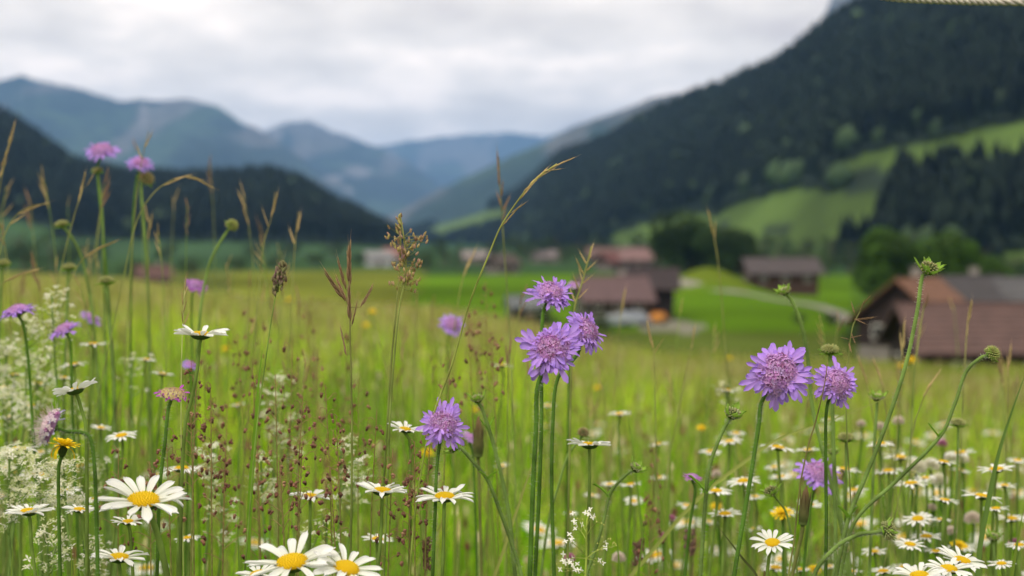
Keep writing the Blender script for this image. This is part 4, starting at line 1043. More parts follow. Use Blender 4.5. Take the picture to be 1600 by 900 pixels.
stalk('fescue_grass', 'grass', ulabel('grass head rising behind the topmost central scabious'), .80, [(924, 385), (918, 410), (910, 440), (898, 480), (893, 560), (890, 700)], .0008, (.32, .33, .10),
      [(920, 405, 927, 380), (918, 415, 905, 392), (914, 425, 932, 408), (912, 430, 900, 404), (908, 445, 926, 430), (905, 455, 896, 430), (900, 470, 918, 452), (900, 475, 890, 450), (910, 440, 904, 418), (916, 412, 925, 398)], TAN, (.20, .27, .06))
# blurred arching grasses on the left and fuzzy spikes on the right
arch = [(.95, [(22, 195), (14, 225), (6, 260), (-6, 330)], [(14, 225, 24, 190), (8, 245, 20, 212), (2, 262, 14, 232), (-2, 280, 10, 250)]),
        (.95, [(78, 318), (50, 322), (26, 336), (6, 370), (-6, 430)], [(40, 328, 76, 316), (26, 336, 60, 322), (14, 352, 40, 334)]),
        (.92, [(330, 292), (300, 276), (268, 282), (238, 304), (214, 345), (196, 420)], [(300, 276, 334, 294), (286, 276, 318, 282), (270, 281, 300, 273), (256, 290, 284, 278)]),
        (.95, [(132, 270), (128, 300), (118, 330), (100, 400)], [(126, 300, 134, 268), (122, 315, 130, 288), (136, 290, 152, 262)]),
        (.90, [(60, 422), (34, 428), (8, 440), (-20, 470)], [(28, 430, 62, 420), (8, 440, 40, 425)]),
        (.95, [(180, 378), (150, 390), (124, 412), (100, 470)], [(150, 390, 184, 376), (132, 402, 162, 384)]),
        (1.0, [(232, 205), (224, 240), (214, 300), (206, 400)], [(226, 232, 238, 206), (222, 250, 214, 228)]),
        (.95, [(430, 300), (424, 340), (412, 380), (404, 460)], [(424, 340, 434, 300), (420, 356, 410, 326)]),
        (1.0, [(466, 330), (462, 370), (458, 430)], [(463, 366, 470, 332), (461, 384, 452, 356)]),
        (1.05, [(742, 392), (734, 410), (722, 440), (712, 500)], [(728, 424, 744, 388), (724, 434, 734, 404)]),
        (1.1, [(1108, 330), (1114, 360), (1122, 410), (1130, 500)], [(1114, 366, 1106, 328), (1116, 378, 1118, 346)]),
        (.92, [(1412, 505), (1410, 540), (1406, 600)], [(1411, 545, 1413, 500), (1410, 556, 1406, 520)]),
        (.92, [(1517, 470), (1512, 500), (1508, 560), (1504, 640)], [(1513, 505, 1519, 468), (1511, 525, 1513, 488)]),
        (.95, [(1342, 560), (1352, 590), (1362, 640)], [(1353, 594, 1340, 556), (1356, 604, 1348, 574)]),
        (.95, [(1364, 565), (1376, 590), (1384, 640)], [(1376, 592, 1364, 560), (1380, 606, 1372, 574)]),
        (.95, [(1578, 545), (1576, 580), (1574, 640)], [(1576, 576, 1580, 538), (1575, 590, 1574, 556)]),
        (.85, [(1468, 580), (1456, 598), (1444, 620), (1430, 660)], [(1448, 608, 1470, 578), (1442, 620, 1458, 596)]),
        (.90, [(1010, 502), (1016, 530), (1022, 552), (1024, 640)], [(1020, 545, 1011, 502), (1022, 552, 1036, 530)]),
        (1.0, [(1084, 512), (1080, 545), (1070, 590)], [(1080, 545, 1086, 510)]),
        (1.1, [(975, 455), (970, 490), (966, 540)], [(971, 490, 978, 450)]),
        (1.1, [(545, 450), (560, 480), (590, 520)], []) ]
for i, (d, pix, spk) in enumerate(arch):
    x, y = pix[0]
    stalk('meadow_grass', 'grass', near_label('blurred tan grass stalk', x, y), d, pix, .0005, (.30, .25, .10), spk, TAN, (.20, .28, .07))

gs = random.Random(77)
for i in range(90):
    z_ = i % 3
    if z_ == 0: x, y = gs.uniform(-10, 480), gs.uniform(225, 470)
    elif z_ == 1: x, y = gs.uniform(900, 1620), gs.uniform(470, 640)
    else: x, y = gs.uniform(380, 900), gs.uniform(430, 600)
    d = gs.uniform(1.0, 1.5) if z_ == 0 else gs.uniform(.9, 1.7)
    ln = gs.uniform(18, 34) / d; lean = gs.uniform(-26, 26)
    pix = [(x, y), (x - lean * .3, y + 40), (x - lean * .7, y + 110), (x - lean, y + 240)]
    spk = [(x - lean * .3 * q / 3 + gs.uniform(-2, 2), y + 8 + 13 * q, x + lean * .2 + gs.choice((-1, 1)) * gs.uniform(1, 7), y - ln * .7 + 13 * q) for q in range(gs.choice((1, 2, 3, 4)))]
    stalk('meadow_grass', 'grass', near_label('soft blurred grass stalk', x, y), d, pix, gs.uniform(.0004, .0007), (.26, .26, .09) if gs.random() < .6 else (.20, .30, .06), spk, BR if gs.random() < .45 else TAN, (.17, .28, .05), group='blurred thin grass stalks')

def cluster_head(name, label, d, pix, zone, n, size, cs, stemc, spread, r0=.0007):
    g = random.Random(int(zone[0] * 3 + zone[1])); pts = path_world(pix, d)
    b = empty(name, pts[-1]); tag(b, label, 'grass', 'tall flowering grass stalks')
    sb = MB(); mb = MB(); sp = smooth_path(pts, 6); tube(sb, sp, r0 * .5, r0, 6, stemc, (.17, .27, .05))
    x0, y0, x1, y1 = zone
    for i in range(n):
        t = (i + g.random()) / n; x = x0 + (x1 - x0) * t; y = y0 + (y1 - y0) * t
        wd = spread(t); ex = x + g.uniform(-1, 1) * wd; ey = y - g.uniform(-.3, .6) * wd
        a = P(x, y + 4, d); e = P(ex, ey, d + g.uniform(-1, 1) * wd / FPX * d)
        tube(sb, [a, e], .00016, .00012, 3, stemc)
        for q in range(g.choice((1, 2, 3))):
            o = e + Vector((g.uniform(-1, 1), g.uniform(-1, 1), g.uniform(-1, 1))) * size * .5
            up = Vector((g.uniform(-.5, .5) + (ex - x) / max(wd, 1) * .4, g.uniform(-.3, .3), 1)).normalized()
            spindle(mb, o - up * size * .5, o + up * size * .5, size * .24, 5, tint(g.choice(cs), g, .2), tint(g.choice(cs), g, .2), prof=((0, .3), (.3, 1), (.7, .8), (1, .1)))
    sb.build('stem', M['stem'], b, offset=b.location); mb.build('spikelets', M['dry'], b, offset=b.location)
cluster_head('cocksfoot_grass', ulabel('dark compact grass head on a thin stem left of the brome'), .665, [(440, 412), (432, 455), (424, 500), (410, 600), (400, 680), (390, 800), (382, 900)], (441, 412, 433, 455), 42, .0030, [(.16, .17, .07), (.20, .12, .11), (.26, .22, .12)], (.2, .3, .06), lambda t: 2 + 4.5 * math.sin(3.14 * t), .0005)
cluster_head('panicle_grass', ulabel('upright pinkish clustered panicle above the meadow centre left'), .70, [(626, 340), (632, 380), (634, 430), (624, 480), (616, 560), (610, 640), (605, 760)], (634, 362, 636, 452), 60, .0026, [(.36, .20, .16), (.42, .34, .12), (.50, .36, .20), (.30, .26, .08)], (.24, .25, .08), lambda t: 8 + 26 * abs(math.sin(7 * t + .6)) * (1 - .3 * t))
cluster_head('panicle_grass', ulabel('little tip of the pinkish clustered panicle\'s neighbour'), .72, [(624, 335), (626, 370), (622, 450), (612, 560), (604, 680)], (625, 338, 624, 384), 12, .0026, [(.36, .24, .14), (.42, .38, .14)], (.24, .22, .08), lambda t: 3 + 9 * t)
cluster_head('plantain_head', ulabel('brown upright seed spike low beside the folded-petal daisy'), .74, [(666, 842), (666, 880), (667, 915)], (666, 842, 666, 888), 60, .0022, [(.16, .09, .06), (.22, .13, .09)], (.2, .2, .06), lambda t: 5, .0008)
cluster_head('plantain_head', ulabel('brown seed spike right of the fine sparse bedstraw'), .86, [(997, 850), (998, 890), (998, 915)], (997, 848, 998, 884), 50, .0024, [(.18, .10, .08), (.22, .13, .09)], (.2, .2, .06), lambda t: 6, .0009)
cluster_head('plantain_head', ulabel('brown seed spike below the small flat pink bud'), .90, [(1077, 828), (1078, 870), (1078, 915)], (1077, 826, 1078, 868), 50, .0024, [(.2, .12, .1), (.24, .15, .12)], (.2, .2, .06), lambda t: 6, .0009)

# long closed buds
def long_bud(px0, py0, px1, py1, wpx, d, pix, label):
    pts = [P(px0, py0, d)] + path_world(pix, d); b = empty('goatsbeard_bud', pts[-1]); tag(b, label, 'flower bud', 'long closed flower buds')
    stem_part(b, pts, .0010, None, (.16, .18, .05)); mb = MB()
    a, e = P(px0, py0, d), P(px1, py1, d); r_ = wpx * .5 / FPX * d
    spindle(mb, a, e, r_, 10, (.10, .15, .04), (.22, .13, .07), prof=((0, .35), (.12, .85), (.3, 1), (.6, .8), (.85, .5), (1, .12)))
    ax = (e - a); q = ax.to_track_quat('Z', 'Y').to_matrix().to_4x4()
    for j in range(8): strip(mb, Matrix.Translation(a) @ q @ rotz(j * .785) @ tr(r_ * .75, 0, ax.length * .04), ax.length * .95, r_ * .7, 1.5, -.06, .1, nl=5, nw=2, wprof=lambda t: (1 - t) ** .5 + .04, c0=(.13, .18, .05), c1=(.2, .13, .07))
    mb.build('bud', M['leaf'], b, offset=b.location)
long_bud(1254, 822, 1260, 760, 17, .72, [(1253, 832), (1244, 870), (1236, 910)], ulabel('long closed brownish bud right of the small tilted daisy'))
long_bud(747, 716, 748, 650, 18, .86, [(748, 725), (750, 800), (752, 880)], ulabel('long closed dark green bud beside the pale half-hidden scabious'))

# broad single blades and bare stems the photo shows clearly
def blade(label, d, pix, wpx, c, group='single long grass blades'):
    pts = smooth_path(path_world(pix, d), 6); mb = MB(); n = len(pts); vs = []
    for i, p in enumerate(pts):
        dd = (pts[min(i + 1, n - 1)] - pts[max(i - 1, 0)]).normalized(); s = dd.cross(Vector((.2, 1, .1))).normalized()
        w_ = wpx * .5 / FPX * d * min(1, .08 + 2.2 * i / n)
        vs += [p - s * w_, p + Vector((0, w_ * .5, 0)), p + s * w_]
    mb.add(vs, [(i * 3 + k, i * 3 + k + 1, i * 3 + k + 4, i * 3 + k + 3) for i in range(n - 1) for k in range(2)], c)
    o = mb.build('grass_blade', M['grass'], None, offset=pts[-1]); o.location = pts[-1]; tag(o, label, 'grass blade', group)
blade(ulabel('long pale blade slanting up behind the largest right scabious stem'), .80, [(1420, 608), (1310, 652), (1220, 684), (1176, 712), (1090, 780), (1008, 874), (985, 905)], 6, (.34, .40, .10))
blade(ulabel('long stiff green stem rising out at the right edge'), .72, [(1604, 580), (1582, 640), (1560, 710), (1545, 780), (1532, 850), (1526, 910)], 8, (.13, .22, .05))
blade(ulabel('short dark blade leaning left below the small tilted daisy'), .66, [(1118, 818), (1140, 846), (1160, 872), (1184, 905)], 4, (.10, .12, .04))
blade(ulabel('bright green blade left of the dark compact grass head stem'), .70, [(410, 545), (404, 600), (400, 660), (392, 760), (386, 900)], 8, (.17, .34, .03))
blade(ulabel('yellowish blade leaning behind the central stems'), .78, [(862, 668), (840, 705), (810, 790), (780, 880), (770, 910)], 5, (.34, .38, .10))
for i, (x, y, d, wd, lean) in enumerate([(230, 565, .95, 10, 30), (190, 600, .95, 12, 50), (1016, 690, .9, 5, -40), (980, 640, .9, 5, -30), (715, 590, .95, 5, 5), (600, 720, .7, 5, 12), (655, 760, .72, 5, -8), (760, 700, .8, 6, -20), (1050, 660, .95, 6, 10), (1190, 590, 1.0, 6, 20),
                                      (1600, 790, .75, 8, 40), (1350, 800, .8, 5, 20), (1010, 800, .75, 5, 30), (960, 800, .78, 5, -20), (330, 850, .66, 6, 20), (370, 800, .66, 5, -10), (20, 850, .66, 6, 10), (110, 830, .66, 6, -8), (720, 830, .7, 6, 10), (560, 860, .7, 7, -10)]):
    blade(near_label('lone slim green blade', x, y), d, [(x, y), (x - lean * .4, y + 90), (x - lean, y + 260)], wd, (.14 + .05 * rnd.random(), .27, .04))

# ------------------------------------------------------------------ the mass of meadow grass (stuff)
def blades_np(n, r0, r1, half, hmin, hmax, wmin, wmax, seg, seed, pal, leanmax=.35, tipc=None):
    g = np.random.default_rng(seed)
    r = np.sqrt(g.uniform(r0 ** 2, r1 ** 2, n)); a = g.uniform(-half, half, n)
    x = r * np.sin(a); y = r * np.cos(a)
    # clumping
    x += .05 * g.standard_normal(n) * np.minimum(1, r / 3); y += .05 * g.standard_normal(n) * np.minimum(1, r / 3)
    D = np.interp(x / np.maximum(y, 3), BU, BD)
    k = y < D + 12
    x, y = x[k], y[k]; n = len(x)
    z = gz(x, y) - .01
    cl = fbm(x * 1.7, y * 1.7, 3, 12)
    gap = fbm(x * 3.1 + 9, y * 2.1, 3, 91) if r1 < 13 else np.zeros(n)       # tussocks and gaps
    kk = (gap > -.10) | (g.random(n) > .72)
    x, y, z, cl, gap = x[kk], y[kk], z[kk], cl[kk], gap[kk]; n = len(x)
    h = g.uniform(hmin, hmax, n) * (1 + .35 * cl + .25 * gap)
    w_ = g.uniform(wmin, wmax, n); th = g.uniform(0, 6.283, n); fa = g.uniform(0, 6.283, n)
    lean = g.uniform(.03, leanmax, n) * h * np.where(g.random(n) < .2, 2.4, 1); curl = g.uniform(.5, 2.4, n)
    rows = []
    dx, dy = np.cos(th), np.sin(th); sx, sy = np.cos(fa), np.sin(fa)
    for i in range(seg + 1):
        t = i / seg
        off = lean * t ** (1 + curl * .6)
        zz = z + h * (t - .12 * t * t * (lean / h))
        ww = w_ * .5 * (1 - t ** 2.2) * (.7 + .6 * t)
        cx, cy_2 = x + dx * off, y + dy * off
        if i < seg: rows += [np.stack([cx - sx * ww, cy_2 - sy * ww, zz], -1), np.stack([cx + sx * ww, cy_2 + sy * ww, zz], -1)]
        else: rows += [np.stack([cx, cy_2, zz], -1)]
    V = np.stack(rows, 1); nv = V.shape[1]
    base = (np.arange(n) * nv)[:, None]
    q = [np.array([2 * i, 2 * i + 1, 2 * i + 3, 2 * i + 2]) for i in range(seg - 1)]
    Q = np.concatenate([(base + a_[None]) for a_ in q], 0) if q else np.zeros((0, 4), int)
    T_ = base + np.array([[2 * (seg - 1), 2 * (seg - 1) + 1, 2 * seg]])
    pal = np.array(pal)
    ci = np.clip(((cl * .9 + .5 + g.uniform(-.35, .35, n)) * len(pal)).astype(int), 0, len(pal) - 1)
    c = pal[ci] * g.uniform(.55, 1.4, n)[:, None]
    c = c * (1 + 1.0 * cl)[:, None]
    c = c * (1 - .38 * np.clip((x / np.maximum(y, 1)) / .16, 0, 1) * np.clip((y - 4) / 8, 0, 1))[:, None]     # duller sward on the right-hand slope
    big = fbm(x * .45, y * .30, 3, 77); c = c * (1 + .5 * big)[:, None]
    dry = np.clip(.25 + 1.2 * fbm(x * .22 + 5, y * .16, 3, 55), 0, .7) * np.clip((y - 3) / 10, 0, 1)
    c = c * (1 - dry)[:, None] + np.array((.38, .42, .08)) * dry[:, None]
    C = np.repeat(c[:, None], nv, 1)
    if tipc is not None:
        f = (np.arange(nv) / (nv - 1))[None, :, None] ** 2 * g.uniform(0, .8, n)[:, None, None]
        C = C * (1 - f) + np.array(tipc) * f
    return V.reshape(-1, 3), Q, T_, C.reshape(-1, 3)
def merge(parts):
    vs, fq, ft, cs = [], [], [], []; o = 0
    for V, Q, T_, C in parts:
        vs.append(V); cs.append(C); fq.append(Q + o); ft.append(T_ + o); o += len(V)
    return np.concatenate(vs), [np.concatenate(fq), np.concatenate(ft)], np.concatenate(cs)
PAL = [(.17, .52, .002), (.09, .38, .002), (.035, .16, .002), (.32, .66, .004), (.03, .12, .002), (.42, .68, .010), (.54, .62, .05)]
PALU = [(.05, .20, .002), (.03, .13, .002), (.07, .26, .003), (.10, .20, .01), (.025, .10, .002)]      # leafy undergrowth, greens darkened to stand for shade low between the stems
PAL2 = [(.19, .40, .010), (.12, .33, .006), (.28, .46, .02), (.36, .46, .04), (.14, .36, .008), (.40, .44, .07)]
H_ = R(27)
parts = [blades_np(1500, .70, 1.05, H_, .26, .44, .0016, .0034, 6, 1, PAL[:5], .3),
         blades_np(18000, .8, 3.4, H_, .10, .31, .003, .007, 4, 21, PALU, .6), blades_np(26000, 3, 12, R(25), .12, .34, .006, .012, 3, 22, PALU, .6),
         blades_np(1300, .64, 1.05, H_, .36, .56, .0006, .0015, 9, 24, [(.24, .44, .02), (.12, .32, .01), (.34, .40, .06), (.30, .20, .06), (.07, .22, .01)], .75),
         blades_np(4200, 1.3, 5.5, R(25), .36, .56, .0022, .0045, 8, 26, [(.50, .60, .08), (.14, .42, .01), (.62, .60, .20), (.06, .24, .005), (.30, .56, .03)], 1.2),
         blades_np(1300, .9, 2.6, H_, .40, .57, .0012, .0028, 9, 25, [(.40, .50, .05), (.10, .34, .01), (.50, .48, .12), (.05, .20, .005)], 1.3),
         blades_np(1600, .95, 2.4, H_, .44, .56, .0012, .0022, 7, 23, [(.34, .42, .06), (.26, .42, .03), (.44, .40, .12), (.20, .38, .02)], .45),
         blades_np(13000, 1.0, 2.2, H_, .26, .46, .0020, .0046, 6, 2, PAL[:6], .35, (.30, .60, .02)),
         blades_np(30000, 2.2, 5, H_, .32, .50, .003, .006, 5, 3, PAL, .4, (.32, .54, .04)),
         blades_np(46000, 5, 12, R(25), .34, .54, .005, .010, 4, 4, PAL, .45, (.40, .52, .06)),
         blades_np(60000, 12, 34, R(24),   .32, .52, .012, .024, 3, 5, PAL2, .5, (.42, .47, .09)),
         blades_np(60000, 30, 110, R(24), .30, .50, .03, .06, 3, 6, PAL2, .5, (.42, .47, .09))]
V, Fs, C = merge(parts)
tag(big_mesh('meadow_grass_cover', V, Fs, np.clip(C, 0, 1), M['grass'], False), 'dense green grass of the flowering meadow', 'grass', kind='stuff')

def seeds_np(n, r0, r1, half, hmin, hmax, seed, pal, hl, hr):
    """thin stalk with a slim seed head, as crossed strips"""
    g = np.random.default_rng(seed)
    r = np.sqrt(g.uniform(r0 ** 2, r1 ** 2, n)); a = g.uniform(-half, half, n); x = r * np.sin(a); y = r * np.cos(a)
    D = np.interp(x / np.maximum(y, 3), BU, BD); k = y < D + 5
    x, y, r = x[k], y[k], r[k]; n = len(x); z = gz(x, y)
    h = g.uniform(hmin, hmax, n); th = g.uniform(0, 6.283, n); lean = g.uniform(.02, .22, n) * h
    tx, ty, tz = x + np.cos(th) * lean, y + np.sin(th) * lean, z + h
    cols = np.array(pal)[g.integers(0, len(pal), n)] * g.uniform(.8, 1.2, n)[:, None]
    L_ = g.uniform(.7, 1.3, n) * hl; W = hr * g.uniform(.7, 1.3, n); sw = np.maximum(.0006, r * .0003)
    outV, outQ, outC = [], [], []; o = 0
    for fa in (0., 1.57):
        f = th + fa + g.uniform(-.3, .3, n); sx, sy = np.cos(f), np.sin(f)
        def pt(t, w_):
            off = t ** 1.8
            c = np.stack([x + (tx - x) * off, y + (ty - y) * off, z + (tz - z) * t], -1); s = np.stack([sx * w_, sy * w_, 0 * w_], -1)
            return [c - s, c + s]
        tt = 1 - L_ / h
        rows = pt(np.full(n, .25), sw) + pt(tt, sw) + pt(tt + (1 - tt) * .35, W) + pt(tt + (1 - tt) * .7, W * .8) + pt(np.full(n, 1.0), W * .1)
        Vv = np.stack(rows, 1); nv = 10; base = (np.arange(n) * nv)[:, None] + o
        for i in range(4): outQ.append(base + np.array([[2 * i, 2 * i + 1, 2 * i + 3, 2 * i + 2]]))
        C = np.repeat(cols[:, None], nv, 1); C[:, :3] = (.20, .26, .06)
        outV.append(Vv.reshape(-1, 3)); outC.append(C.reshape(-1, 3)); o += n * nv
    return np.concatenate(outV), np.concatenate(outQ), np.zeros((0, 3), int), np.concatenate(outC)
SP = [(.46, .40, .16), (.56, .52, .24), (.34, .20, .13), (.42, .42, .12), (.62, .56, .30), (.30, .16, .12), (.44, .50, .12)]
parts = [seeds_np(420, 1.0, 2.2, H_, .38, .57, 31, SP, .022, .0013), seeds_np(300, 1.0, 2.4, H_, .36, .55, 36, [(.20, .09, .06), (.14, .06, .04), (.66, .60, .36)], .012, .0024), seeds_np(700, 2.2, 5, R(25), .38, .56, 37, [(.18, .09, .06), (.24, .13, .07), (.66, .62, .36)], .02, .003), seeds_np(600, 2.2, 5, R(25), .43, .62, 32, SP, .04, .0018),
         seeds_np(3200, 5, 13, R(24), .43, .62, 33, SP, .05, .003), seeds_np(6500, 12, 40, R(24), .42, .56, 34, SP, .06, .006), seeds_np(5000, 35, 110, R(24), .42, .55, 35, SP, .08, .014)]
V, Fs, C = merge(parts)
tag(big_mesh('flowering_grass', V, Fs[:1], np.clip(C, 0, 1), M['dry'], False), 'haze of brown flowering grass heads over the meadow', 'grass', kind='stuff')

# ------------------------------------------------------------------ road
def ground_hit(px, py):
    d = (P(px, py, 1) - Vector((0, 0, CZ)))
    t = 60.0
    while t < 3000:
        p = Vector((0, 0, CZ)) + d * t
        if p.z < gzf(p.x, p.y): return p
        t += .5 + t * .002
    return p
def road(name, pix, width):
    pts = smooth_path([ground_hit(*p) for p in pix], 10); mb = MB(); vs = []; n = len(pts)
    for i, p in enumerate(pts):
        d = (pts[min(i + 1, n - 1)] - pts[max(i - 1, 0)]); d.z = 0; s = Vector((d.y, -d.x, 0)).normalized() * width * .5
        for k in (-1, -.33, .33, 1):
            q = p + s * k; vs.append((q.x, q.y, gzf(q.x, q.y) + .10))
    mb.add(vs, [(i * 4 + k, i * 4 + k + 1, i * 4 + k + 5, i * 4 + k + 4) for i in range(n - 1) for k in range(3)], (.20, .19, .165))
    tag(mb.build(name, M['road']), kind='structure')
road('road', [(1010, 424), (1050, 440), (1110, 453), (1190, 464), (1260, 476), (1300, 486), (1316, 496), (1322, 506)], 2.2)

# ------------------------------------------------------------------ buildings
def box(mb, x0, x1, y0, y1, z0, z1, c, mi=0):
    vs = [(x, y, z) for x in (x0, x1) for y in (y0, y1) for z in (z0, z1)]
    mb.add(vs, [(0, 1, 3, 2), (4, 6, 7, 5), (0, 4, 5, 1), (2, 3, 7, 6), (0, 2, 6, 4), (1, 5, 7, 3)], c, mi)
def chalet(px, pyg, D, w_, l_, hw, hr, rot, croof, cwall, cbase, label, over=.9, chimney=True, win=3, name='wooden_chalet', zbase=None, doors=True):
    """ridge runs along local X; w_ along X, l_ across; front (-Y local) faces the camera before rot"""
    croof, cwall, cbase = (tuple(q * .75 for q in c_) for c_ in (croof, cwall, cbase))
    p = P(px, pyg, D); x, y = p.x, p.y; z = gzf(x, y) if zbase is None else zbase
    b = empty(name, (x, y, z)); b.rotation_euler = (0, 0, R(rot)); tag(b, label, 'house' if name != 'timber_barn' else 'barn', 'village houses and barns')
    X, Y = w_ / 2, l_ / 2
    hb = hw * .4
    mb = MB(); box(mb, -X, X, -Y, Y, -1.5, hb, cbase); mb.build('stone_base', M['plaster'], b, False)
    mb = MB(); box(mb, -X - .04, X + .04, -Y - .04, Y + .04, hb + .004, hw, cwall)
    for s in (-1, 1):       # gable triangles
        xs = s * (X + .04)
        mb.add([(xs, -Y - .04, hw), (xs, Y + .04, hw), (xs, 0, hw + hr), (xs - s * .2, -Y, hw), (xs - s * .2, Y, hw), (xs - s * .2, 0, hw + hr)], [(0, 1, 2), (3, 5, 4)], cwall)
    nb = int(w_ / .35)
    for i in range(int((hw - hb) / .3)):
        zz = hb + .1 + i * .3
        box(mb, -X - .07, X + .07, -Y - .07, Y + .07, zz, zz + .22, cwall)
    mb.build('timber_wall', M['wood'], b, False)
    mb = MB(); th = .16; sl = hr / Y
    for s in (-1, 1):
        e = Y + over
        a0 = (0, hw + hr + .12); a1 = (s * e, hw + hr + .12 - sl * e)
        vs = [(xx, yy, zz + dz) for xx in (-X - over, X + over) for (yy, zz) in (a0, a1) for dz in (0, th)]
        mb.add(vs, [(0, 2, 3, 1), (4, 5, 7, 6), (0, 1, 5, 4), (2, 6, 7, 3), (1, 3, 7, 5), (0, 4, 6, 2)], croof)
        for k in range(1, 9):
            t = k / 9; yy = s * e * t; zz = a0[1] + (a1[1] - a0[1]) * t + th
            box(mb, -X - over, X + over, yy - .04, yy + .04, zz - .02, zz + .035, tuple(q * .9 for q in croof))
    box(mb, -X - over, X + over, -.14, .14, hw + hr + .2, hw + hr + .36, tuple(q * .85 for q in croof))
    rf = mb.build('roof', M['roof'], b, False)
    if chimney:
        mb = MB(); box(mb, X * .3, X * .3 + .7, .3, 1.0, hw + hr - .6, hw + hr + 1.0, (.30, .27, .24)); box(mb, X * .3 - .08, X * .3 + .78, .22, 1.08, hw + hr + 1.003, hw + hr + 1.12, (.2, .19, .18))
        mb.build('chimney', M['plaster'], rf, False)
    for sd_ in (-1, 1):
        for i in range(win):
            cx = -X + w_ * (i + .5) / win
            mb = MB(); yy = sd_ * (Y + .09)
            box(mb, cx - .55, cx + .55, min(yy, yy + sd_ * .06), max(yy, yy + sd_ * .06), hb + .55, hb + 1.75, (.62, .60, .55))
            wn = mb.build('window', M['plaster'], b, False)
            mb = MB(); yy = sd_ * (Y + .155); box(mb, cx - .43, cx + .43, min(yy, yy + sd_ * .02), max(yy, yy + sd_ * .02), hb + .67, hb + 1.63, (.03, .035, .04)); mb.build('pane', M['glass'], wn, False)
    for sd_ in (-1, 1):
        for cy2 in (-Y * .5, Y * .5):
            mb = MB(); xx = sd_ * (X + .09); box(mb, min(xx, xx + sd_ * .06), max(xx, xx + sd_ * .06), cy2 - .5, cy2 + .5, hb + .55, hb + 1.75, (.62, .60, .55)); wn = mb.build('window', M['plaster'], b, False)
            mb = MB(); xx = sd_ * (X + .155); box(mb, min(xx, xx + sd_ * .02), max(xx, xx + sd_ * .02), cy2 - .4, cy2 + .4, hb + .67, hb + 1.63, (.03, .035, .04)); mb.build('pane', M['glass'], wn, False)
    if doors:
        mb = MB(); box(mb, -.6, .6, -Y - .12, -Y - .03, -.2, 2.0 if hb > 2 else hb + .6, (.10, .055, .03)); mb.build('door', M['wood'], b, False)
    return b
RB = (.09, .06, .06); WD = (.045, .028, .02); BS = (.26, .24, .21); GR = (.06, .056, .06)
chalet(1578, 620, 84, 12, 8.5, 4.05, 2.15, -2, (.115, .068, .060), (.03, .018, .014), BS, 'long mauve-brown roofed house behind the meadow at right edge', over=.8)
chalet(1432, 560, 118, 7.5, 7.0, 3.9, 2.9, 52, (.20, .095, .055), (.035, .022, .018), BS, 'small reddish roofed chalet with dark gable facing left', over=.9, win=2)
chalet(1508, 520, 150, 8, 9, 3.6, 2.6, 20, GR, (.04, .03, .025), BS, 'dark chalet with grey roof beside the big tree', win=2)
chalet(1612, 520, 150, 12, 9, 3.4, 2.6, -8, (.10, .10, .105), (.045, .035, .03), BS, 'dark chalet with paler grey roof cut by the right edge', win=3)
chalet(1218, 458, 262, 12.2, 8, 4.0, 2.3, 4, (.085, .07, .072), (.07, .032, .02), (.075, .04, .028), 'lone timber barn with grey roof beside the winding road', win=3, name='timber_barn', chimney=False, over=1.0)
chalet(955, 500, 178, 7.6, 8, 3.0, 2.4, 8, (.135, .085, .088), (.07, .055, .045), BS, 'mauve roofed house partly behind the right central scabious')
chalet(1012, 500, 186, 6.6, 8.5, 4.1, 2.2, -6, (.04, .028, .03), (.018, .012, .012), (.03, .022, .022), 'dark brown barn adjoining the mauve roofed house', name='timber_barn', chimney=False, win=1)
chalet(962, 414, 470, 10, 9, 3.2, 2.6, 30, (.14, .05, .045), (.10, .05, .04), BS, 'distant dark red roofed house beyond the bright field')
chalet(1002, 414, 450, 11, 10, 4.2, 3.2, -15, (.22, .13, .125), (.07, .045, .04), (.30, .28, .25), 'distant pinkish roofed house left of the big round tree')
chalet(965, 397, 620, 26, 10, 3.5, 3.2, 0, (.17, .10, .085), (.10, .07, .06), (.2, .19, .17), 'long distant reddish roofs under the forest edge', win=5)
chalet(592, 420, 560, 10, 9, 3.6, 1.9, 10, (.30, .30, .31), (.5, .5, .5), (.62, .62, .62), 'distant white house in the valley left of centre')
chalet(618, 420, 600, 9, 9, 4.2, 2.4, -20, (.30, .11, .08), (.3, .2, .16), BS, 'distant red roofed house beside the white one')
chalet(784, 424, 430, 7.5, 8, 3.2, 2.4, 35, (.08, .06, .05), (.07, .045, .035), BS, 'small dark brown chalet under the valley ridge')
chalet(742, 418, 620, 10, 8, 3, 2.2, 0, (.30, .26, .25), (.35, .3, .26), BS, 'faint pale farmhouse beyond the bright field')
chalet(240, 452, 300, 6, 6, 2.6, 2.0, 20, (.13, .07, .06), (.10, .06, .05), (.55, .55, .55), 'small brown roofed hut at the far left meadow edge', win=2)
chalet(852, 420, 640, 12, 8, 3, 2.2, 10, (.24, .2, .2), (.3, .26, .24), BS, 'faint grey roofed house below the forest')
chalet(824, 498, 172, 4.4, 4.0, 2.2, 1.0, 10, (.18, .20, .21), (.04, .035, .03), (.06, .055, .05), 'low shed with pale metal roof left of the central scabious', win=1, chimney=False, over=.5)

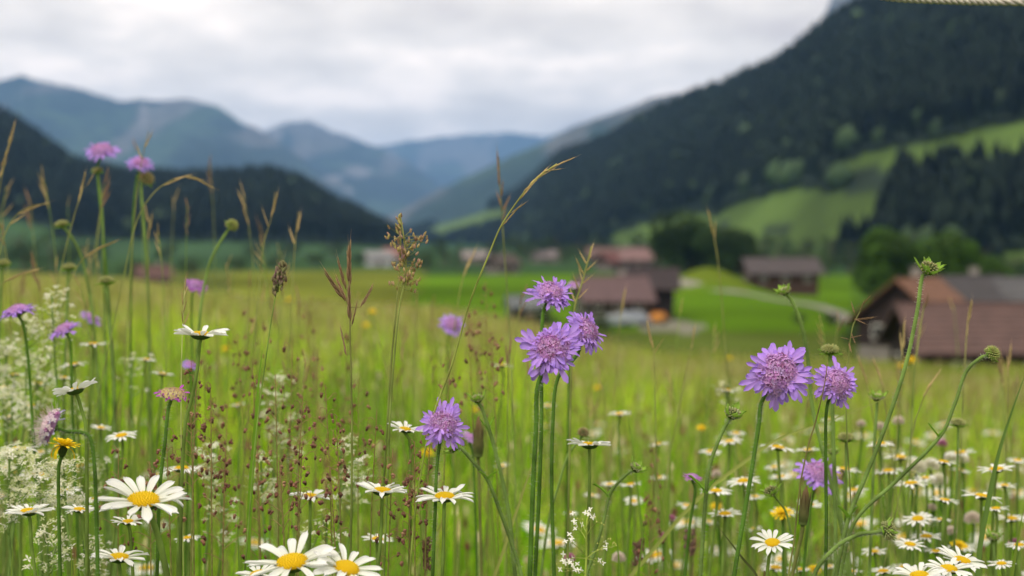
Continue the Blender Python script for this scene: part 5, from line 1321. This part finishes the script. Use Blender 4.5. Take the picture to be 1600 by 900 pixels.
# ------------------------------------------------------------------ vehicles in the yard
def car(px, py, D, rot, paint, label, kind='parked_car', L_=4.2, H=1.5):
    p = P(px, py, D); z = gzf(p.x, p.y) + .02
    b = empty(kind, (p.x, p.y, z)); b.rotation_euler = (0, 0, R(rot)); tag(b, label, 'car', 'vehicles parked in the village yard')
    hl = L_ / 2; w2 = .88
    pr = [(-hl, .35), (-hl, .85), (-hl + .7, 1.0), (-hl + 1.3, H), (hl - 1.0, H), (hl - .3, 1.0), (hl, .9), (hl, .35)]
    mb = MB(); vs = [(x, s * w2 * (1 if zz < 1.05 else .84), zz) for s in (-1, 1) for x, zz in pr]; n = len(pr)
    mb.add(vs, [tuple(range(n)), tuple(range(2 * n - 1, n - 1, -1))] + [(i, i + n, (i + 1) % n + n, (i + 1) % n) for i in range(n)], paint)
    mb.build('body', M['paint'], b, False)
    for s in (-1, 1):
        mb = MB(); yy = s * (w2 * .93)
        mb.add([(-hl + .95, yy, 1.03), (hl - .5, yy, 1.03), (hl - 1.05, s * w2 * .86, H - .08), (-hl + 1.38, s * w2 * .86, H - .08)], [(0, 1, 2, 3)], (.03, .03, .035)); mb.build('side_window', M['glass'], b, False)
        for xx in (-hl + .8, hl - .8):
            mb = MB(); K = 14
            for yy0, yy1 in ((s * w2 - .02 * s, s * w2 + .06 * s),):
                vs = [(xx + .33 * math.cos(6.2832 * k / K), y_, .33 + .33 * math.sin(6.2832 * k / K)) for y_ in (yy0 - .18 * s, yy1) for k in range(K)]
                mb.add(vs, [(k, (k + 1) % K, (k + 1) % K + K, k + K) for k in range(K)] + [tuple(range(K)), tuple(range(2 * K - 1, K - 1, -1))], (.02, .02, .02))
            mb.build('wheel', M['rubber'], b, False)
    return b
car(1028, 497, 172, 60, (.42, .17, .02), 'small orange vehicle parked beside the dark barn', H=1.5, L_=2.0)
car(985, 492, 168, 10, (.24, .27, .31), 'silver grey car parked in front of the dark barn', H=1.7, L_=4.6)
car(962, 494, 166, -10, (.22, .25, .27), 'grey car parked in front of the mauve roofed house')

# ------------------------------------------------------------------ trees of the village
def leafy_tree(px, pyb, D, w_, h_, label, seed, c=(.05, .10, .018), n=5000, conifer=False, name='leafy_tree', cat='tree', lobes=None, white=False):
    g = np.random.default_rng(seed); p = P(px, pyb, D); z = gzf(p.x, p.y)
    b = empty(name, (p.x, p.y, z)); tag(b, label, cat, 'trees and bushes of the valley')
    mb = MB(); tube(mb, [Vector((0, 0, -.5)), Vector((0.1, 0, h_ * .3)), Vector((0, .1, h_ * .8))], w_ * .035 + .08, .05, 8, (.09, .07, .05))
    for k in range(6):
        a = k * 1.05; t = .25 + .08 * k
        tube(mb, [Vector((0, 0, h_ * t)), Vector((math.cos(a) * w_ * .18, math.sin(a) * w_ * .18, h_ * (t + .12))), Vector((math.cos(a) * w_ * .34, math.sin(a) * w_ * .34, h_ * (t + .2)))], w_ * .015 + .03, .03, 5, (.09, .07, .05))
    mb.build('trunk', M['bark'], b)
    if conifer:
        t = g.random(n) ** .7; a = g.uniform(0, 6.283, n); rr = w_ * .5 * (1 - t) * (.75 + .35 * np.sin(t * 60) * .5 + .2 * g.random(n)) * np.sqrt(g.uniform(.4, 1, n))
        c3 = np.stack([rr * np.cos(a), rr * np.sin(a), h_ * (.06 + .94 * t)], -1); nl_ = np.zeros(n)
    else:
        nl = lobes or 16
        lc = np.stack([g.uniform(-1, 1, nl) * w_ * .34, g.uniform(-1, 1, nl) * w_ * .34, h_ * g.uniform(.28, .80, nl)], -1)
        hh = np.hypot(lc[:, 0], lc[:, 1]) / (w_ * .5); lc[:, 2] = h_ * (.25 + (lc[:, 2] / h_ - .25) * np.sqrt(np.clip(1.15 - hh ** 2, .1, 1)))
        lr = w_ * g.uniform(.13, .22, nl); i = g.integers(0, nl, n)
        d = g.standard_normal((n, 3)); d /= np.linalg.norm(d, axis=1)[:, None]
        c3 = lc[i] + d * (lr[i] * g.uniform(.6, 1.05, n) ** .5)[:, None] * np.array((1, 1, .8)); nl_ = i
    s = g.uniform(.5, 1.2, n) * w_ * .022
    e1 = g.standard_normal((n, 3)); e1 /= np.linalg.norm(e1, axis=1)[:, None]; e2 = g.standard_normal((n, 3)); e2 -= (e2 * e1).sum(1)[:, None] * e1; e2 /= np.linalg.norm(e2, axis=1)[:, None]
    V = np.stack([c3 - e1 * s[:, None], c3 + e2 * s[:, None] * .7, c3 + e1 * s[:, None], c3 - e2 * s[:, None] * .7], 1).reshape(-1, 3)
    Q = np.arange(4 * n).reshape(n, 4)
    tone = g.uniform(.6, 1.4, n) * (1 + .3 * np.sin(nl_ * 2.7))
    C = np.repeat(np.array(c)[None] * tone[:, None], 4, 0)
    o = big_mesh('crown', V, [Q], np.clip(C, 0, 1), M['tree'])
    o.parent = b
for i, a in enumerate([
    (1078, 414, 330, 20, 18, 'big round dark tree left of the timber barn'), (1134, 414, 322, 16, 15.5, 'lower round dark tree adjoining the big round one'), (1166, 414, 330, 10, 10, 'small bushy tree just left of the timber barn'), (1108, 414, 345, 18, 15.5, 'dark tree between the two round ones left of the barn'),
    (1400, 470, 205, 13, 13, 'bright bushy tree behind the reddish roofed chalet'), (1458, 470, 205, 14, 12.6, 'widest tree of the dark group at right'), (1520, 468, 210, 11.5, 11, 'right-hand tree of the dark group above grey roofs'),
    (1362, 470, 215, 6, 8.0, 'smaller bush left of the dark tree group')]):
    leafy_tree(a[0], a[1], a[2], a[3], a[4], a[5], 40 + i, c=(.022, .048, .008) if i < 4 else (.045, .10, .008), n=9000, lobes=22)
for i, (x, D, w_, h_) in enumerate([(690, 560, 10, 13), (770, 640, 12, 13), (805, 680, 13, 15), (838, 640, 12, 12), (870, 660, 13, 15), (905, 680, 12, 13), (936, 700, 13, 14), (1000, 700, 14, 17), (1040, 620, 13, 15), (1195, 520, 11, 14), (1215, 560, 12, 16), (1262, 500, 11, 13), (1300, 520, 12, 14), (1330, 460, 10, 12), (520, 680, 12, 11), (455, 700, 13, 12), (398, 640, 12, 11), (260, 620, 13, 11), (150, 600, 13, 12), (80, 420, 13, 15), (35, 400, 14, 16), (110, 450, 11, 11)]):
    leafy_tree(x, 410, D, w_, h_, near_label('distant dark tree', x, 400), 160 + i, c=(.024, .052, .014), n=1800, lobes=14)
leafy_tree(1036, 425, 300, 5.4, 4.4, 'pale blossoming bush beside the road bend', 61, c=(.36, .42, .30), n=1500, name='blossoming_bush', cat='bush')
for i, (x, yb, D, w_, h_, lb, con) in enumerate([
    (665, 415, 420, 9, 8, 'dark round tree in the middle distance left of centre', False), (718, 414, 450, 5, 9.5, 'narrow dark conifer beyond the bright field', True), (700, 412, 520, 7, 8, 'small tree left of the narrow conifer', False),
    (640, 410, 600, 9, 7, 'low tree right of the distant red roof', False), (560, 415, 520, 8, 6, 'bush left of the distant white house', False), (344, 440, 150, 4.2, 2.9, 'dark bush on the golden field edge', False),
    (60, 432, 210, 8, 7.5, 'dark bushy tree at far left behind the meadow', False), (20, 432, 200, 7, 6.0, 'second dark bushy tree at the left edge', False), (95, 430, 240, 6, 5, 'low bush right of the far left trees', False),
    (370, 428, 420, 8, 6.5, 'hazy tree behind the golden field', False), (430, 424, 480, 9, 6, 'hazy low tree in the left valley', False), (490, 422, 520, 9, 6, 'hazy tree left of the brown brome stalk', False),
    (300, 428, 400, 9, 6, 'hazy tree on the left valley floor', False), (205, 428, 380, 9, 5.5, 'hazy low tree near the brown hut', False), (820, 410, 620, 12, 10, 'round tree under the forested slope', False), (885, 410, 600, 12, 9, 'second round tree under the forested slope', False),
    (920, 405, 640, 12, 8, 'bushy tree behind the distant red roof', False), (1290, 425, 380, 8, 8, 'tree right of the timber barn', False), (1250, 405, 480, 9, 9, 'tree rising behind the timber barn', False), (1325, 425, 420, 7, 7, 'small tree between barn and dark group', False),
    (1290, 348, 640, 7, 12, 'small conifer on the lower hillside pasture', True), (1225, 405, 520, 8, 8, 'hazy tree above the barn roof', False), (1590, 430, 330, 10, 8, 'tree at the right edge behind grey roofs', False), (785, 408, 560, 10, 7, 'tree behind the small dark chalet', False),
    (1248, 500, 170, 2.2, 1.6, 'low bush by the road bend', False), (1300, 505, 165, 3, 2, 'low bush left of the reddish roofed chalet', False), (1345, 535, 128, 4, 3.4, 'bush beside the reddish chalet gable', False), (1480, 560, 120, 3.5, 3, 'bush between chalet and long roof', False),
    (855, 500, 165, 3.5, 2.2, 'dark bush near the pale roofed shed', False), (905, 505, 160, 3, 2, 'low dark bush before the mauve roofed house', False), (940, 510, 150, 3.5, 2.4, 'low bush in front of the parked cars', False)]):
    leafy_tree(x, yb, D, w_, h_, lb, 80 + i, c=(.03, .062, .013) if not con else (.018, .036, .014), n=1800, conifer=con, name='conifer_tree' if con else 'leafy_tree')

# ------------------------------------------------------------------ twisted pale rope in the top right corner
def rope():
    pts = smooth_path([P(1330, -14, .75), P(1400, -3, .75), P(1480, 1, .75), P(1560, 3, .75), P(1680, 3, .75), P(1800, -6, .75)], 30)
    b = MB(); r_ = .0011
    for s in range(3):
        line = []
        for i, p in enumerate(pts):
            a = i * .55 + s * 2.094; line.append(p + Vector((0, math.cos(a), math.sin(a))) * r_)
        tube(b, line, .0011, .0011, 6, (.50, .46, .40))
    o = b.build('rope', M['rope'], None, offset=pts[0]); o.location = pts[0]
    tag(o, 'pale twisted rope crossing the top right corner', 'rope')
rope()
print('objects', len(bpy.data.objects))
